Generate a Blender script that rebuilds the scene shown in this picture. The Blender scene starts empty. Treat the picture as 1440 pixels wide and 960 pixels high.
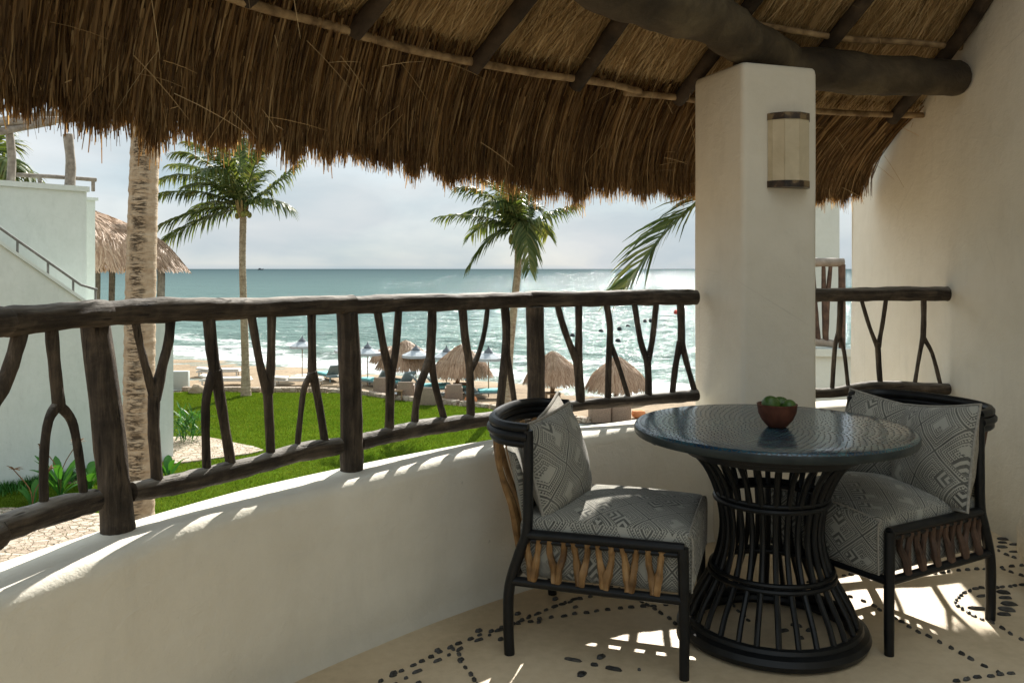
import bpy, math, random
import numpy as np
from mathutils import Vector, Matrix

# ------------------------------------------------------------------ camera, sky, sun, exposure
S = bpy.context.scene
COL = S.collection
F, HC = 1200.0, 1.344            # focal length in photo pixels, eye height above the terrace floor
SUN_EL, SUN_AZ = 34.5, 12.0      # degrees; azimuth clockwise from +Y

cam = bpy.data.cameras.new('camera')
cam.lens, cam.sensor_width = 30.0, 36.0
cam.shift_y = -102.0 / 1440.0
cam.clip_start, cam.clip_end = 0.05, 60000
cam_o = bpy.data.objects.new('camera', cam)
cam_o.location = (0, 0, HC)
cam_o.rotation_euler = (math.radians(90), 0, 0)
COL.objects.link(cam_o)
S.camera = cam_o

w = bpy.data.worlds.new('World')
S.world = w
w.use_nodes = True
wn, wl = w.node_tree.nodes, w.node_tree.links
wn.clear()
wo = wn.new('ShaderNodeOutputWorld')
bg = wn.new('ShaderNodeBackground')
bg.inputs['Strength'].default_value = 0.13
sky = wn.new('ShaderNodeTexSky')
sky.sky_type = 'NISHITA'
sky.sun_disc = False
sky.sun_elevation = math.radians(SUN_EL)
sky.sun_rotation = math.radians(SUN_AZ)
sky.air_density = 1.0
sky.dust_density = 0.4
sky.ozone_density = 1.0
tc = wn.new('ShaderNodeTexCoord')
mp = wn.new('ShaderNodeMapping')
mp.inputs['Scale'].default_value = (1.6, 1.6, 4.5)
mp.inputs['Location'].default_value = (0.4, 0.0, 0.3)
wl.new(tc.outputs['Generated'], mp.inputs['Vector'])
n1 = wn.new('ShaderNodeTexNoise')
n1.inputs['Scale'].default_value = 2.3
n1.inputs['Detail'].default_value = 7
n1.inputs['Roughness'].default_value = 0.52
n1.inputs['Distortion'].default_value = 0.35
wl.new(mp.outputs['Vector'], n1.inputs['Vector'])
cr = wn.new('ShaderNodeValToRGB')
cr.color_ramp.elements[0].position = 0.42
cr.color_ramp.elements[0].color = (0.95, 0.95, 0.95, 1)
cr.color_ramp.elements[1].position = 0.60
cr.color_ramp.elements[1].color = (1, 1, 1, 1)
wl.new(n1.outputs['Fac'], cr.inputs['Fac'])
n2 = wn.new('ShaderNodeTexNoise')
n2.inputs['Scale'].default_value = 2.6
n2.inputs['Detail'].default_value = 6
wl.new(mp.outputs['Vector'], n2.inputs['Vector'])
cr2 = wn.new('ShaderNodeValToRGB')
cr2.color_ramp.elements[0].position = 0.3
cr2.color_ramp.elements[0].color = (1.36, 1.68, 1.86, 1)
cr2.color_ramp.elements[1].position = 0.7
cr2.color_ramp.elements[1].color = (2.10, 2.19, 2.23, 1)
wl.new(n2.outputs['Fac'], cr2.inputs['Fac'])
# an overcast layer is thinner and paler low down, and brightens steadily towards the zenith
sx = wn.new('ShaderNodeSeparateXYZ')
wl.new(tc.outputs['Generated'], sx.inputs[0])
zen = wn.new('ShaderNodeMapRange')
zen.inputs['From Min'].default_value = 0.0
zen.inputs['From Max'].default_value = 1.0
zen.inputs['To Min'].default_value = 1.0
zen.inputs['To Max'].default_value = 2.4
wl.new(sx.outputs[2], zen.inputs['Value'])
vm = wn.new('ShaderNodeVectorMath')
vm.operation = 'SCALE'
wl.new(cr2.outputs['Color'], vm.inputs[0])
sdir = wn.new('ShaderNodeMapRange')      # thin cloud is brighter on the sun's side of the sky
sdir.inputs['From Min'].default_value = -1.0
sdir.inputs['From Max'].default_value = 1.0
sdir.inputs['To Min'].default_value = 0.78
sdir.inputs['To Max'].default_value = 1.04
wl.new(sx.outputs[1], sdir.inputs['Value'])
zs = wn.new('ShaderNodeMath')
zs.operation = 'MULTIPLY'
wl.new(zen.outputs[0], zs.inputs[0])
wl.new(sdir.outputs[0], zs.inputs[1])
wl.new(zs.outputs[0], vm.inputs['Scale'])
hz = wn.new('ShaderNodeMapRange')
hz.inputs['From Min'].default_value = 0.0
hz.inputs['From Max'].default_value = 0.14
hz.inputs['To Min'].default_value = 1.0
hz.inputs['To Max'].default_value = 0.0
wl.new(sx.outputs[2], hz.inputs['Value'])
mxf = wn.new('ShaderNodeMath')
mxf.operation = 'MAXIMUM'
wl.new(cr.outputs['Color'], mxf.inputs[0])
wl.new(hz.outputs[0], mxf.inputs[1])
mx = wn.new('ShaderNodeMix')
mx.data_type = 'RGBA'
wl.new(mxf.outputs[0], mx.inputs['Factor'])
wl.new(sky.outputs['Color'], mx.inputs[6])
wl.new(vm.outputs[0], mx.inputs[7])
wl.new(mx.outputs[2], bg.inputs['Color'])
wl.new(bg.outputs['Background'], wo.inputs['Surface'])

sun = bpy.data.lights.new('sun', 'SUN')
sun.energy = 4.5
sun.angle = math.radians(0.5)
sun.color = (1.0, 0.95, 0.87)
sun_o = bpy.data.objects.new('sun', sun)
ce, se = math.cos(math.radians(SUN_EL)), math.sin(math.radians(SUN_EL))
sd = Vector((math.sin(math.radians(SUN_AZ)) * ce, math.cos(math.radians(SUN_AZ)) * ce, se))
sun_o.rotation_euler = sd.to_track_quat('Z', 'Y').to_euler()
COL.objects.link(sun_o)

S.view_settings.view_transform = 'Standard'
S.view_settings.look = 'None'
S.view_settings.exposure = 1.30
S.view_settings.gamma = 1.0
S.cycles.use_denoising = True
try:
    S.cycles.denoiser = 'OPENIMAGEDENOISE'
except Exception:
    pass
S.cycles.max_bounces = 8
S.cycles.diffuse_bounces = 5
S.cycles.glossy_bounces = 3
S.cycles.transmission_bounces = 4
S.cycles.transparent_max_bounces = 6
S.cycles.sample_clamp_indirect = 8
S.cycles.caustics_reflective = False
S.cycles.caustics_refractive = False

R = random.Random(7)
NP = np.random.default_rng(7)
UP = Vector((0, 0, 1))
CX, CY = 3.2, 0.2                # centre of the round terrace
R_IN, R_OUT, R_RAIL = 4.635, 4.87, 4.82
SILL = 0.60
GZ = -4.25                       # garden level
SEA_Z = -4.30
WALLX = 2.45


def U(px, py, Y):
    return Vector(((px - 720) / F * Y, Y, HC - (py - 378) / F * Y))


def UZ(px, py, z):
    return U(px, py, (HC - z) * F / (py - 378))


def pol(r, deg, z=0.0):
    a = math.radians(deg)
    return Vector((CX + r * math.cos(a), CY + r * math.sin(a), z))


def on_plane(px, py, A, B, off=0.0):
    k = (px - 720) / F
    dx, dy = B[0] - A[0], B[1] - A[1]
    t = (k * A[1] - A[0]) / (dx - k * dy)
    return U(px, py, A[1] + t * dy + off)


def smooth_path(pts, sub=6):
    pts = [Vector(p) for p in pts]
    if len(pts) < 3:
        n = max(2, sub)
        return [pts[0].lerp(pts[-1], i / n) for i in range(n + 1)]
    out = []
    for i in range(len(pts) - 1):
        p0 = pts[max(i - 1, 0)]
        p1, p2 = pts[i], pts[i + 1]
        p3 = pts[min(i + 2, len(pts) - 1)]
        for k in range(sub):
            t = k / sub
            out.append(0.5 * ((2 * p1) + (p2 - p0) * t + (2 * p0 - 5 * p1 + 4 * p2 - p3) * t * t
                              + (3 * p1 - p0 - 3 * p2 + p3) * t ** 3))
    out.append(pts[-1])
    return out


class MB:
    """a bag of faces that becomes ONE mesh object"""

    def __init__(s):
        s.v, s.f = [], []

    def add(s, vs, fs):
        b = len(s.v)
        s.v += [tuple(x) for x in vs]
        s.f += [tuple(i + b for i in f) for f in fs]
        return s

    def tube(s, path, rad, n=8, cap=True, wob=0.0, seed=0, flat=1.0):
        path = [Vector(p) for p in path]
        m = len(path)
        if not hasattr(rad, '__len__'):
            rad = [rad] * m
        elif len(rad) != m:
            rad = list(np.interp(np.linspace(0, 1, m), np.linspace(0, 1, len(rad)), rad))
        rr = random.Random(seed)
        ph = [rr.uniform(0, 6.28) for _ in range(6)]
        t0 = (path[1] - path[0]).normalized()
        a = t0.cross(UP)
        if a.length < 0.1:
            a = t0.cross(Vector((1, 0, 0)))
        a.normalize()
        vs, fs = [], []
        for i, p in enumerate(path):
            t = (path[min(i + 1, m - 1)] - path[max(i - 1, 0)]).normalized()
            a = (a - t * a.dot(t)).normalized()
            b = t.cross(a)
            for k in range(n):
                q = 2 * math.pi * k / n
                r = rad[i]
                if wob:
                    r *= 1 + wob * (math.sin(2 * q + ph[0] + i * .9) * .5 + math.sin(3 * q + ph[1] - i * .55) * .35
                                    + math.sin(i * 1.7 + ph[2]) * .5 + rr.uniform(-.35, .35))
                vs.append(p + (a * math.cos(q) + b * math.sin(q) * flat) * r)
        for i in range(m - 1):
            for k in range(n):
                k2 = (k + 1) % n
                fs.append((i * n + k, i * n + k2, (i + 1) * n + k2, (i + 1) * n + k))
        if cap:
            c0, c1 = len(vs), len(vs) + 1
            vs += [path[0] - (path[1] - path[0]).normalized() * rad[0] * .25,
                   path[-1] + (path[-1] - path[-2]).normalized() * rad[-1] * .25]
            for k in range(n):
                k2 = (k + 1) % n
                fs.append((c0, k2, k))
                fs.append((c1, (m - 1) * n + k, (m - 1) * n + k2))
        return s.add(vs, fs)

    def box(s, c, size, rot=0.0, bev=0.0):
        sx, sy, sz = [x / 2 for x in size]
        ca, sa = math.cos(rot), math.sin(rot)

        def tr(x, y, z):
            return (c[0] + x * ca - y * sa, c[1] + x * sa + y * ca, c[2] + z)
        if not bev:
            vs = [tr(x, y, z) for z in (-sz, sz) for x, y in ((-sx, -sy), (sx, -sy), (sx, sy), (-sx, sy))]
            fs = [(3, 2, 1, 0), (4, 5, 6, 7), (0, 1, 5, 4), (1, 2, 6, 5), (2, 3, 7, 6), (3, 0, 4, 7)]
            return s.add(vs, fs)
        ring = []
        for qx, qy, a0 in ((1, 1, 0), (-1, 1, 90), (-1, -1, 180), (1, -1, 270)):
            for k in range(4):
                q = math.radians(a0 + 30 * k)
                ring.append((qx * (sx - bev) + bev * math.cos(q), qy * (sy - bev) + bev * math.sin(q),
                             qx * (sx - bev), qy * (sy - bev)))
        n = len(ring)
        vs = []
        lev = [(-sz, 0.0), (-sz + bev * .3, .7), (-sz + bev, 1.0), (sz - bev, 1.0), (sz - bev * .3, .7), (sz, 0.0)]
        for z, k in lev:
            vs += [tr(cx + (x - cx) * k, cy + (y - cy) * k, z) for x, y, cx, cy in ring]
        fs = [tuple(range(n))[::-1], tuple(range((len(lev) - 1) * n, len(lev) * n))]
        for l in range(len(lev) - 1):
            for k in range(n):
                k2 = (k + 1) % n
                fs.append((l * n + k, l * n + k2, (l + 1) * n + k2, (l + 1) * n + k))
        return s.add(vs, fs)

    def prism(s, poly, z0, z1):
        n = len(poly)
        vs = [(x, y, z0) for x, y in poly] + [(x, y, z1) for x, y in poly]
        fs = [tuple(range(n))[::-1], tuple(range(n, 2 * n))]
        fs += [(k, (k + 1) % n, n + (k + 1) % n, n + k) for k in range(n)]
        return s.add(vs, fs)

    def lathe(s, prof, n=24, c=(0, 0, 0), cap=False):
        vs, fs = [], []
        for r, z in prof:
            for k in range(n):
                q = 2 * math.pi * k / n
                vs.append((c[0] + r * math.cos(q), c[1] + r * math.sin(q), c[2] + z))
        for i in range(len(prof) - 1):
            for k in range(n):
                k2 = (k + 1) % n
                fs.append((i * n + k, i * n + k2, (i + 1) * n + k2, (i + 1) * n + k))
        if cap:
            fs.append(tuple(range(n))[::-1])
            fs.append(tuple(range((len(prof) - 1) * n, len(prof) * n)))
        return s.add(vs, fs)

    def ball(s, c, r, n=10, m=7, seed=None, amt=0.1):
        rr = random.Random(seed) if seed is not None else None
        if not hasattr(r, '__len__'):
            r = (r, r, r)
        vs, fs = [(c[0], c[1], c[2] - r[2])], []
        for j in range(1, m):
            ph = math.pi * j / m
            for k in range(n):
                q = 2 * math.pi * k / n
                g = 1 + (rr.uniform(-amt, amt) if rr else 0)
                vs.append((c[0] + r[0] * g * math.sin(ph) * math.cos(q), c[1] + r[1] * g * math.sin(ph) * math.sin(q),
                           c[2] - r[2] * g * math.cos(ph)))
        vs.append((c[0], c[1], c[2] + r[2]))
        for k in range(n):
            k2 = (k + 1) % n
            fs.append((0, 1 + k2, 1 + k))
            for j in range(m - 2):
                a = 1 + j * n
                fs.append((a + k, a + k2, a + n + k2, a + n + k))
            fs.append((len(vs) - 1, 1 + (m - 2) * n + k, 1 + (m - 2) * n + k2))
        return s.add(vs, fs)


def root_loc(o):
    while o.parent:
        o = o.parent
    return o.location


def obj(name, mb, m, parent=None, local=False, flat=False, loc=None, angle=40):
    """links a bag as one mesh object; world coordinates unless local"""
    me = bpy.data.meshes.new(name)
    off = Vector((0, 0, 0))
    if parent is not None and not local:
        off = root_loc(parent)
    if loc is not None:
        off = Vector(loc)
    vs = mb.v if off.length == 0 else [(x - off.x, y - off.y, z - off.z) for x, y, z in mb.v]
    me.from_pydata(vs, [], mb.f)
    me.materials.append(m)
    if not flat:
        me.shade_smooth()
        if angle:
            me.set_sharp_from_angle(angle=math.radians(angle))
    o = bpy.data.objects.new(name, me)
    if loc is not None:
        o.location = loc
    COL.objects.link(o)
    if parent is not None:
        o.parent = parent
    return o


def np_obj(name, V, Q, m, parent=None, tone=None, smooth=False):
    """V (n,3) world, Q (k,4) quads -> object; tone per-vertex float attribute"""
    me = bpy.data.meshes.new(name)
    V = np.asarray(V, dtype=np.float32).copy()
    if parent is not None:
        V -= np.array(root_loc(parent), dtype=np.float32)
    k = Q.shape[1]
    me.vertices.add(len(V))
    me.vertices.foreach_set('co', V.ravel())
    me.loops.add(Q.size)
    me.loops.foreach_set('vertex_index', Q.astype(np.int32).ravel())
    me.polygons.add(len(Q))
    me.polygons.foreach_set('loop_start', np.arange(0, Q.size, k, dtype=np.int32))
    me.update(calc_edges=True)
    if tone is not None:
        at = me.attributes.new('tone', 'FLOAT', 'POINT')
        at.data.foreach_set('value', np.asarray(tone, dtype=np.float32))
    if smooth:
        me.shade_smooth()
    me.materials.append(m)
    o = bpy.data.objects.new(name, me)
    COL.objects.link(o)
    if parent is not None:
        o.parent = parent
    return o


def thing(name, label, cat, loc=(0, 0, 0), rotz=0.0, group=None):
    o = bpy.data.objects.new(name, None)
    o.empty_display_size = .1
    o.location = loc
    o.rotation_euler = (0, 0, rotz)
    COL.objects.link(o)
    return tag(o, label, cat, group)


def tag(o, label, cat, group=None):
    o['label'], o['category'] = label, cat
    if group:
        o['group'] = group
    return o


def struct(o):
    o['kind'] = 'structure'
    return o


def stuff(o):
    o['kind'] = 'stuff'
    return o


def copy_tree(o, parent=None):
    c = o.copy()
    COL.objects.link(c)
    if parent is not None:
        c.parent = parent
    for ch in list(o.children):
        copy_tree(ch, c)
    return c


# ------------------------------------------------------------------ materials
class NT:
    def __init__(s, name):
        s.m = bpy.data.materials.new(name)
        s.m.use_nodes = True
        s.n, s.l = s.m.node_tree.nodes, s.m.node_tree.links
        s.n.clear()
        s.out = s.n.new('ShaderNodeOutputMaterial')
        s.b = s.n.new('ShaderNodeBsdfPrincipled')
        s.l.new(s.b.outputs[0], s.out.inputs['Surface'])
        s._tc = None

    def co(s, kind='Object'):
        if s._tc is None:
            s._tc = s.n.new('ShaderNodeTexCoord')
        return s._tc.outputs[kind]

    def put(s, sock, v):
        if isinstance(v, bpy.types.NodeSocket):
            s.l.new(v, sock)
        else:
            if hasattr(v, '__len__') and len(v) == 3 and sock.type == 'RGBA':
                v = (*v, 1)
            sock.default_value = v

    def mapv(s, vec, scale=(1, 1, 1), loc=(0, 0, 0), rot=(0, 0, 0)):
        q = s.n.new('ShaderNodeMapping')
        q.inputs['Scale'].default_value = scale
        q.inputs['Location'].default_value = loc
        q.inputs['Rotation'].default_value = rot
        s.l.new(vec, q.inputs['Vector'])
        return q.outputs[0]

    def noise(s, vec, scale, detail=4, rough=.55, dist=0.0, col=False):
        q = s.n.new('ShaderNodeTexNoise')
        s.l.new(vec, q.inputs['Vector'])
        q.inputs['Scale'].default_value = scale
        q.inputs['Detail'].default_value = detail
        q.inputs['Roughness'].default_value = rough
        q.inputs['Distortion'].default_value = dist
        return q.outputs['Color' if col else 'Fac']

    def voro(s, vec, scale, feature='F1', out='Distance', rnd=1.0):
        q = s.n.new('ShaderNodeTexVoronoi')
        q.feature = feature
        s.l.new(vec, q.inputs['Vector'])
        q.inputs['Scale'].default_value = scale
        q.inputs['Randomness'].default_value = rnd
        return q.outputs[out]

    def ramp(s, fac, stops, interp='LINEAR'):
        q = s.n.new('ShaderNodeValToRGB')
        q.color_ramp.interpolation = interp
        e = q.color_ramp.elements
        while len(e) < len(stops):
            e.new(0.5)
        for el, (p, c) in zip(e, stops):
            el.position = p
            el.color = (*c, 1) if hasattr(c, '__len__') else (c, c, c, 1)
        s.put(q.inputs['Fac'], fac)
        return q.outputs['Color']

    def math(s, op, a, b=0.0, c=None, clamp=False):
        q = s.n.new('ShaderNodeMath')
        q.operation = op
        q.use_clamp = clamp
        s.put(q.inputs[0], a)
        s.put(q.inputs[1], b)
        if c is not None:
            s.put(q.inputs[2], c)
        return q.outputs[0]

    def mix(s, fac, a, b, blend='MIX'):
        q = s.n.new('ShaderNodeMix')
        q.data_type = 'RGBA'
        q.blend_type = blend
        s.put(q.inputs[0], fac)
        s.put(q.inputs[6], a)
        s.put(q.inputs[7], b)
        return q.outputs[2]

    def sep(s, vec):
        q = s.n.new('ShaderNodeSeparateXYZ')
        s.l.new(vec, q.inputs[0])
        return q.outputs

    def bump(s, h, strength=.3, dist=.01):
        q = s.n.new('ShaderNodeBump')
        q.inputs['Strength'].default_value = strength
        q.inputs['Distance'].default_value = dist
        s.l.new(h, q.inputs['Height'])
        s.l.new(q.outputs[0], s.b.inputs['Normal'])

    def attr(s, name):
        q = s.n.new('ShaderNodeAttribute')
        q.attribute_name = name
        return q.outputs['Fac']

    def objrand(s):
        return s.n.new('ShaderNodeObjectInfo').outputs['Random']

    def fin(s, col=None, rough=None, spec=None):
        if col is not None:
            s.put(s.b.inputs['Base Color'], col)
        if rough is not None:
            s.put(s.b.inputs['Roughness'], rough)
        if spec is not None:
            s.put(s.b.inputs['Specular IOR Level'], spec)
        return s.m


def simple(name, stops, scale=5, detail=5, rough=.7, bump=0.2, bs=None, bd=.01, stretch=(1, 1, 1), spec=.3, rnd=0.0, dist=0.0):
    t = NT(name)
    v = t.mapv(t.co(), stretch)
    f = t.noise(v, scale, detail, dist=dist)
    c = t.ramp(f, stops)
    if rnd:
        r = t.objrand()
        c = t.mix(1.0, c, t.ramp(r, [(0, 1 - rnd), (1, 1.0)]), 'MULTIPLY')
    if bump:
        t.bump(t.noise(v, bs or scale * 4, 6), bump, bd)
    return t.fin(c, rough, spec)


def plaster(name, c0, c1, fine=140):
    t = NT(name)
    a = t.noise(t.co(), 1.3, 5, .6)
    b = t.noise(t.co(), 9, 5, .6)
    f = t.math('ADD', t.math('MULTIPLY', a, .65), t.math('MULTIPLY', b, .35))
    c = t.ramp(f, [(.32, c0), (.66, c1)])
    # hairline stains, scuffs
    st = t.ramp(t.noise(t.mapv(t.co(), (3, 3, .7)), 2.2, 8, .7), [(.52, 1.0), (.80, .87)])
    c = t.mix(.75, c, st, 'MULTIPLY')
    # grime low on the wall, small scuffs, hairline cracks
    wz = t.sep(t.co())[2]
    low = t.ramp(t.math('ADD', wz, t.math('MULTIPLY', t.noise(t.co(), 4, 6, .7), .25)), [(.10, .55), (.30, 0.0)])
    c = t.mix(low, c, tuple(q * .72 for q in c0))
    sc = t.ramp(t.noise(t.co(), 17, 4, .6), [(.735, 0.0), (.76, .5)])
    c = t.mix(sc, c, tuple(q * .6 for q in c0))
    ck = t.voro(t.mapv(t.co(), (1, 1, 1)), 1.1, 'DISTANCE_TO_EDGE')
    ckm = t.math('MULTIPLY', t.ramp(ck, [(.0, 1.0), (.004, 0.0)]), t.ramp(t.noise(t.co(), 1.6, 3), [(.52, 0.0), (.62, .35)]))
    c = t.mix(ckm, c, tuple(q * .55 for q in c0))
    h = t.math('ADD', t.math('ADD', t.math('MULTIPLY', t.noise(t.co(), 3.2, 5), 2.2), t.math('MULTIPLY', t.noise(t.co(), fine, 3), .22)), t.math('MULTIPLY', t.noise(t.mapv(t.co(), (1, 1, 1.6)), 14, 4, .5, 1.2), .5))
    t.bump(h, .45, .012)
    return t.fin(c, .85, .2)


M = {}
M['plaster'] = plaster('cream_plaster', (.69, .65, .545), (.78, .745, .645))
M['plaster_out'] = plaster('white_plaster', (.53, .575, .53), (.61, .65, .61), 60)


def floor_mat():
    t = NT('polished_cement')
    a = t.noise(t.co(), 1.7, 6, .6, .3)
    b = t.noise(t.co(), 26, 5, .65)
    f = t.math('ADD', t.math('MULTIPLY', a, .6), t.math('MULTIPLY', b, .4))
    c = t.ramp(f, [(.33, (.48, .375, .235)), (.52, (.62, .50, .335)), (.68, (.70, .585, .415))])
    t.bump(t.noise(t.co(), 60, 5), .25, .004)
    return t.fin(c, t.ramp(b, [(.3, .45), (.7, .7)]), .3)


M['floor'] = floor_mat()
M['pebble'] = simple('dark_pebble', [(.3, (.03, .032, .034)), (.55, (.085, .083, .078)), (.75, (.18, .155, .125))], 1.6, rough=.4, bump=.15, rnd=.65)


def wood_dark(name, along):
    t = NT(name)
    v = t.mapv(t.co(), (1, 1, 1))
    gr = t.mapv(t.co(), along)
    a = t.noise(v, 5, 6, .65, .6)
    b = t.noise(gr, 1.0, 7, .68, .35)
    f = t.math('ADD', t.math('MULTIPLY', a, .5), t.math('MULTIPLY', b, .5))
    c = t.ramp(f, [(.34, (.012, .010, .008)), (.48, (.044, .034, .025)), (.58, (.095, .073, .052)), (.70, (.22, .175, .13))])
    # grey weather-bleached upper sides; sunlit paleness of upward faces also put into the colour
    g = t.n.new('ShaderNodeNewGeometry')
    nz = t.sep(g.outputs['Normal'])[2]
    m = t.math('MULTIPLY', t.ramp(nz, [(.40, 0.0), (.85, 1.0)]), t.ramp(t.noise(gr, .7, 6, .7), [(.35, .3), (.6, .95)]))
    c = t.mix(m, c, t.ramp(b, [(.35, (.15, .135, .115)), (.65, (.37, .345, .305))]))
    crack = t.ramp(t.noise(gr, 1.6, 3, .5), [(.30, 1.0), (.37, 0.0)])
    c = t.mix(t.math('MULTIPLY', crack, .7), c, (.008, .007, .006))
    t.bump(t.math('SUBTRACT', t.math('ADD', t.math('MULTIPLY', t.noise(v, 14, 5), .8), t.math('MULTIPLY', b, 1.1)), t.math('MULTIPLY', crack, .6)), .75, .012)
    return t.fin(c, .75, .2)


M['rail'] = wood_dark('weathered_dark_rail', (5, 5, 60))
M['post'] = wood_dark('weathered_dark_post', (55, 55, 5))
M['beam'] = simple('brown_log', [(.3, (.03, .023, .015)), (.5, (.075, .058, .036)), (.62, (.125, .10, .06)), (.78, (.21, .175, .11))], 3.0, 8, .78, .7, 16, .03, dist=.4)
M['rafter'] = simple('dark_bark_pole', [(.3, (.018, .013, .009)), (.6, (.06, .042, .027)), (.8, (.11, .08, .05))], 9, 6, .8, .6, 40, .012)
M['batten'] = simple('peeled_pole', [(.35, (.14, .09, .045)), (.55, (.34, .24, .13)), (.75, (.48, .36, .21))], 14, 6, .7, .4, 40, .006)


def thatch_mat(name, stops, trans=.35):
    t = NT(name)
    a = t.attr('tone')
    n = t.noise(t.co(), 2.6, 3)
    f = t.math('ADD', t.math('MULTIPLY', a, .7), t.math('MULTIPLY', n, .3))
    c = t.ramp(f, stops)
    t.fin(c, .6, .25)
    tr = t.n.new('ShaderNodeBsdfTranslucent')
    t.put(tr.inputs['Color'], t.mix(1.0, c, (1.0, .86, .60), 'MULTIPLY'))
    ms = t.n.new('ShaderNodeMixShader')
    ms.inputs[0].default_value = trans
    t.l.new(t.b.outputs[0], ms.inputs[1])
    t.l.new(tr.outputs[0], ms.inputs[2])
    t.l.new(ms.outputs[0], t.out.inputs['Surface'])
    return t.m


M['thatch'] = thatch_mat('palm_thatch', [(.1, (.12, .08, .037)), (.4, (.36, .25, .12)), (.62, (.56, .42, .225)), (.85, (.74, .60, .37))], .3)
M['fringe'] = thatch_mat('redbrown_shaded_fringe', [(.1, (.038, .021, .011)), (.4, (.16, .094, .042)), (.62, (.37, .24, .11)), (.88, (.66, .49, .26))], .55)  # redder straw than the underside, with the hanging fringe's shade darkened into its colour
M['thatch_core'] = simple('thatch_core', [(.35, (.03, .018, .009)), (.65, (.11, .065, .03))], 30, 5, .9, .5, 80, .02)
M['thatch_far'] = thatch_mat('sunbleached_thatch', [(.1, (.24, .145, .085)), (.45, (.40, .265, .17)), (.8, (.52, .375, .26))], .15)
M['black'] = simple('black_lacquer', [(.35, (.005, .0055, .006)), (.7, (.010, .011, .012))], 20, 4, .38, .15, 60, .003, spec=.3)
M['twig'] = simple('tan_twig', [(.3, (.11, .055, .02)), (.5, (.28, .155, .06)), (.75, (.44, .275, .125))], 16, 5, .5, .4, 60, .004, rnd=.3)
M['twig_dark'] = simple('brown_twig', [(.3, (.045, .026, .017)), (.6, (.12, .07, .046)), (.8, (.19, .12, .08))], 16, 5, .6, .4, 60, .004, rnd=.3)


def fabric(name, sx=.17, sy=.20, light=(.40, .385, .325), dark=(.072, .071, .063)):
    t = NT(name)
    uv = t.sep(t.co('UV'))
    u = t.math('DIVIDE', uv[0], sx)
    v = t.math('DIVIDE', uv[1], sy)
    fu = t.math('ABSOLUTE', t.math('SUBTRACT', t.math('FRACT', u), .5))
    fv = t.math('ABSOLUTE', t.math('SUBTRACT', t.math('FRACT', v), .5))
    d = t.math('MULTIPLY', t.math('ADD', fu, fv), 2.0)
    e = t.math('ABSOLUTE', t.math('SUBTRACT', d, 1.0))              # 0 on the lozenge outline, 1 at centres
    band = t.math('FLOOR', t.math('MULTIPLY', e, 9.0))
    fr = t.math('FRACT', t.math('MULTIPLY', e, 9.0))
    line = t.math('LESS_THAN', fr, .42)
    # toothed rows in every second band
    along = t.math('SUBTRACT', fu, fv)
    teeth = t.math('GREATER_THAN', t.math('FRACT', t.math('MULTIPLY', along, 19.0)), t.math('ADD', t.math('MULTIPLY', fr, .8), .1))
    odd = t.math('MODULO', band, 2.0)
    pat = t.math('ADD', t.math('MULTIPLY', odd, teeth), t.math('MULTIPLY', t.math('SUBTRACT', 1.0, odd), line))
    # plain patches inside a few lozenges, dashes across their rims
    centre = t.math('GREATER_THAN', e, .60)
    cell = t.n.new('ShaderNodeTexWhiteNoise')
    cmb = t.n.new('ShaderNodeCombineXYZ')
    t.put(cmb.inputs[0], t.math('FLOOR', t.math('ADD', u, v)))
    t.put(cmb.inputs[1], t.math('FLOOR', t.math('SUBTRACT', u, v)))
    t.l.new(cmb.outputs[0], cell.inputs['Vector'])
    plain = t.math('MULTIPLY', t.math('LESS_THAN', cell.outputs['Value'], .34), centre)
    bars = t.math('MULTIPLY', t.math('GREATER_THAN', cell.outputs['Value'], .66), t.math('GREATER_THAN', e, .28))
    barv = t.math('GREATER_THAN', t.math('FRACT', t.math('MULTIPLY', along, 7.0)), .5)
    pat = t.math('ADD', t.math('MULTIPLY', bars, barv), t.math('MULTIPLY', t.math('SUBTRACT', 1.0, bars), pat))
    pat = t.math('MULTIPLY', pat, t.math('SUBTRACT', 1.0, plain), clamp=True)
    wv = t.noise(t.mapv(t.co('UV'), (1, 1, 1)), 420, 2)
    wear = t.noise(t.co('UV'), 11, 5)
    pat2 = t.math('MULTIPLY', pat, t.ramp(t.math('ADD', t.math('MULTIPLY', wv, .5), t.math('MULTIPLY', wear, .5)), [(.35, .55), (.6, 1.0)]))
    c = t.mix(pat2, light, dark)
    c = t.mix(.5, c, t.ramp(wv, [(.3, .6), (.7, 1.0)]), 'MULTIPLY')
    t.bump(t.math('ADD', t.math('ADD', wv, t.math('MULTIPLY', pat, .6)), t.math('MULTIPLY', t.noise(t.co('UV'), 7, 3, .5, .6), 5.0)), .45, .003)
    t.b.inputs['Sheen Weight'].default_value = .15
    return t.fin(c, .9, .15)


M['fabric'] = fabric('woven_lozenge_fabric')
M['fabric_plain'] = simple('plain_taupe_cloth', [(.35, (.26, .24, .2)), (.65, (.36, .335, .285))], 90, 4, .9, .4, 300, .003)


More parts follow.
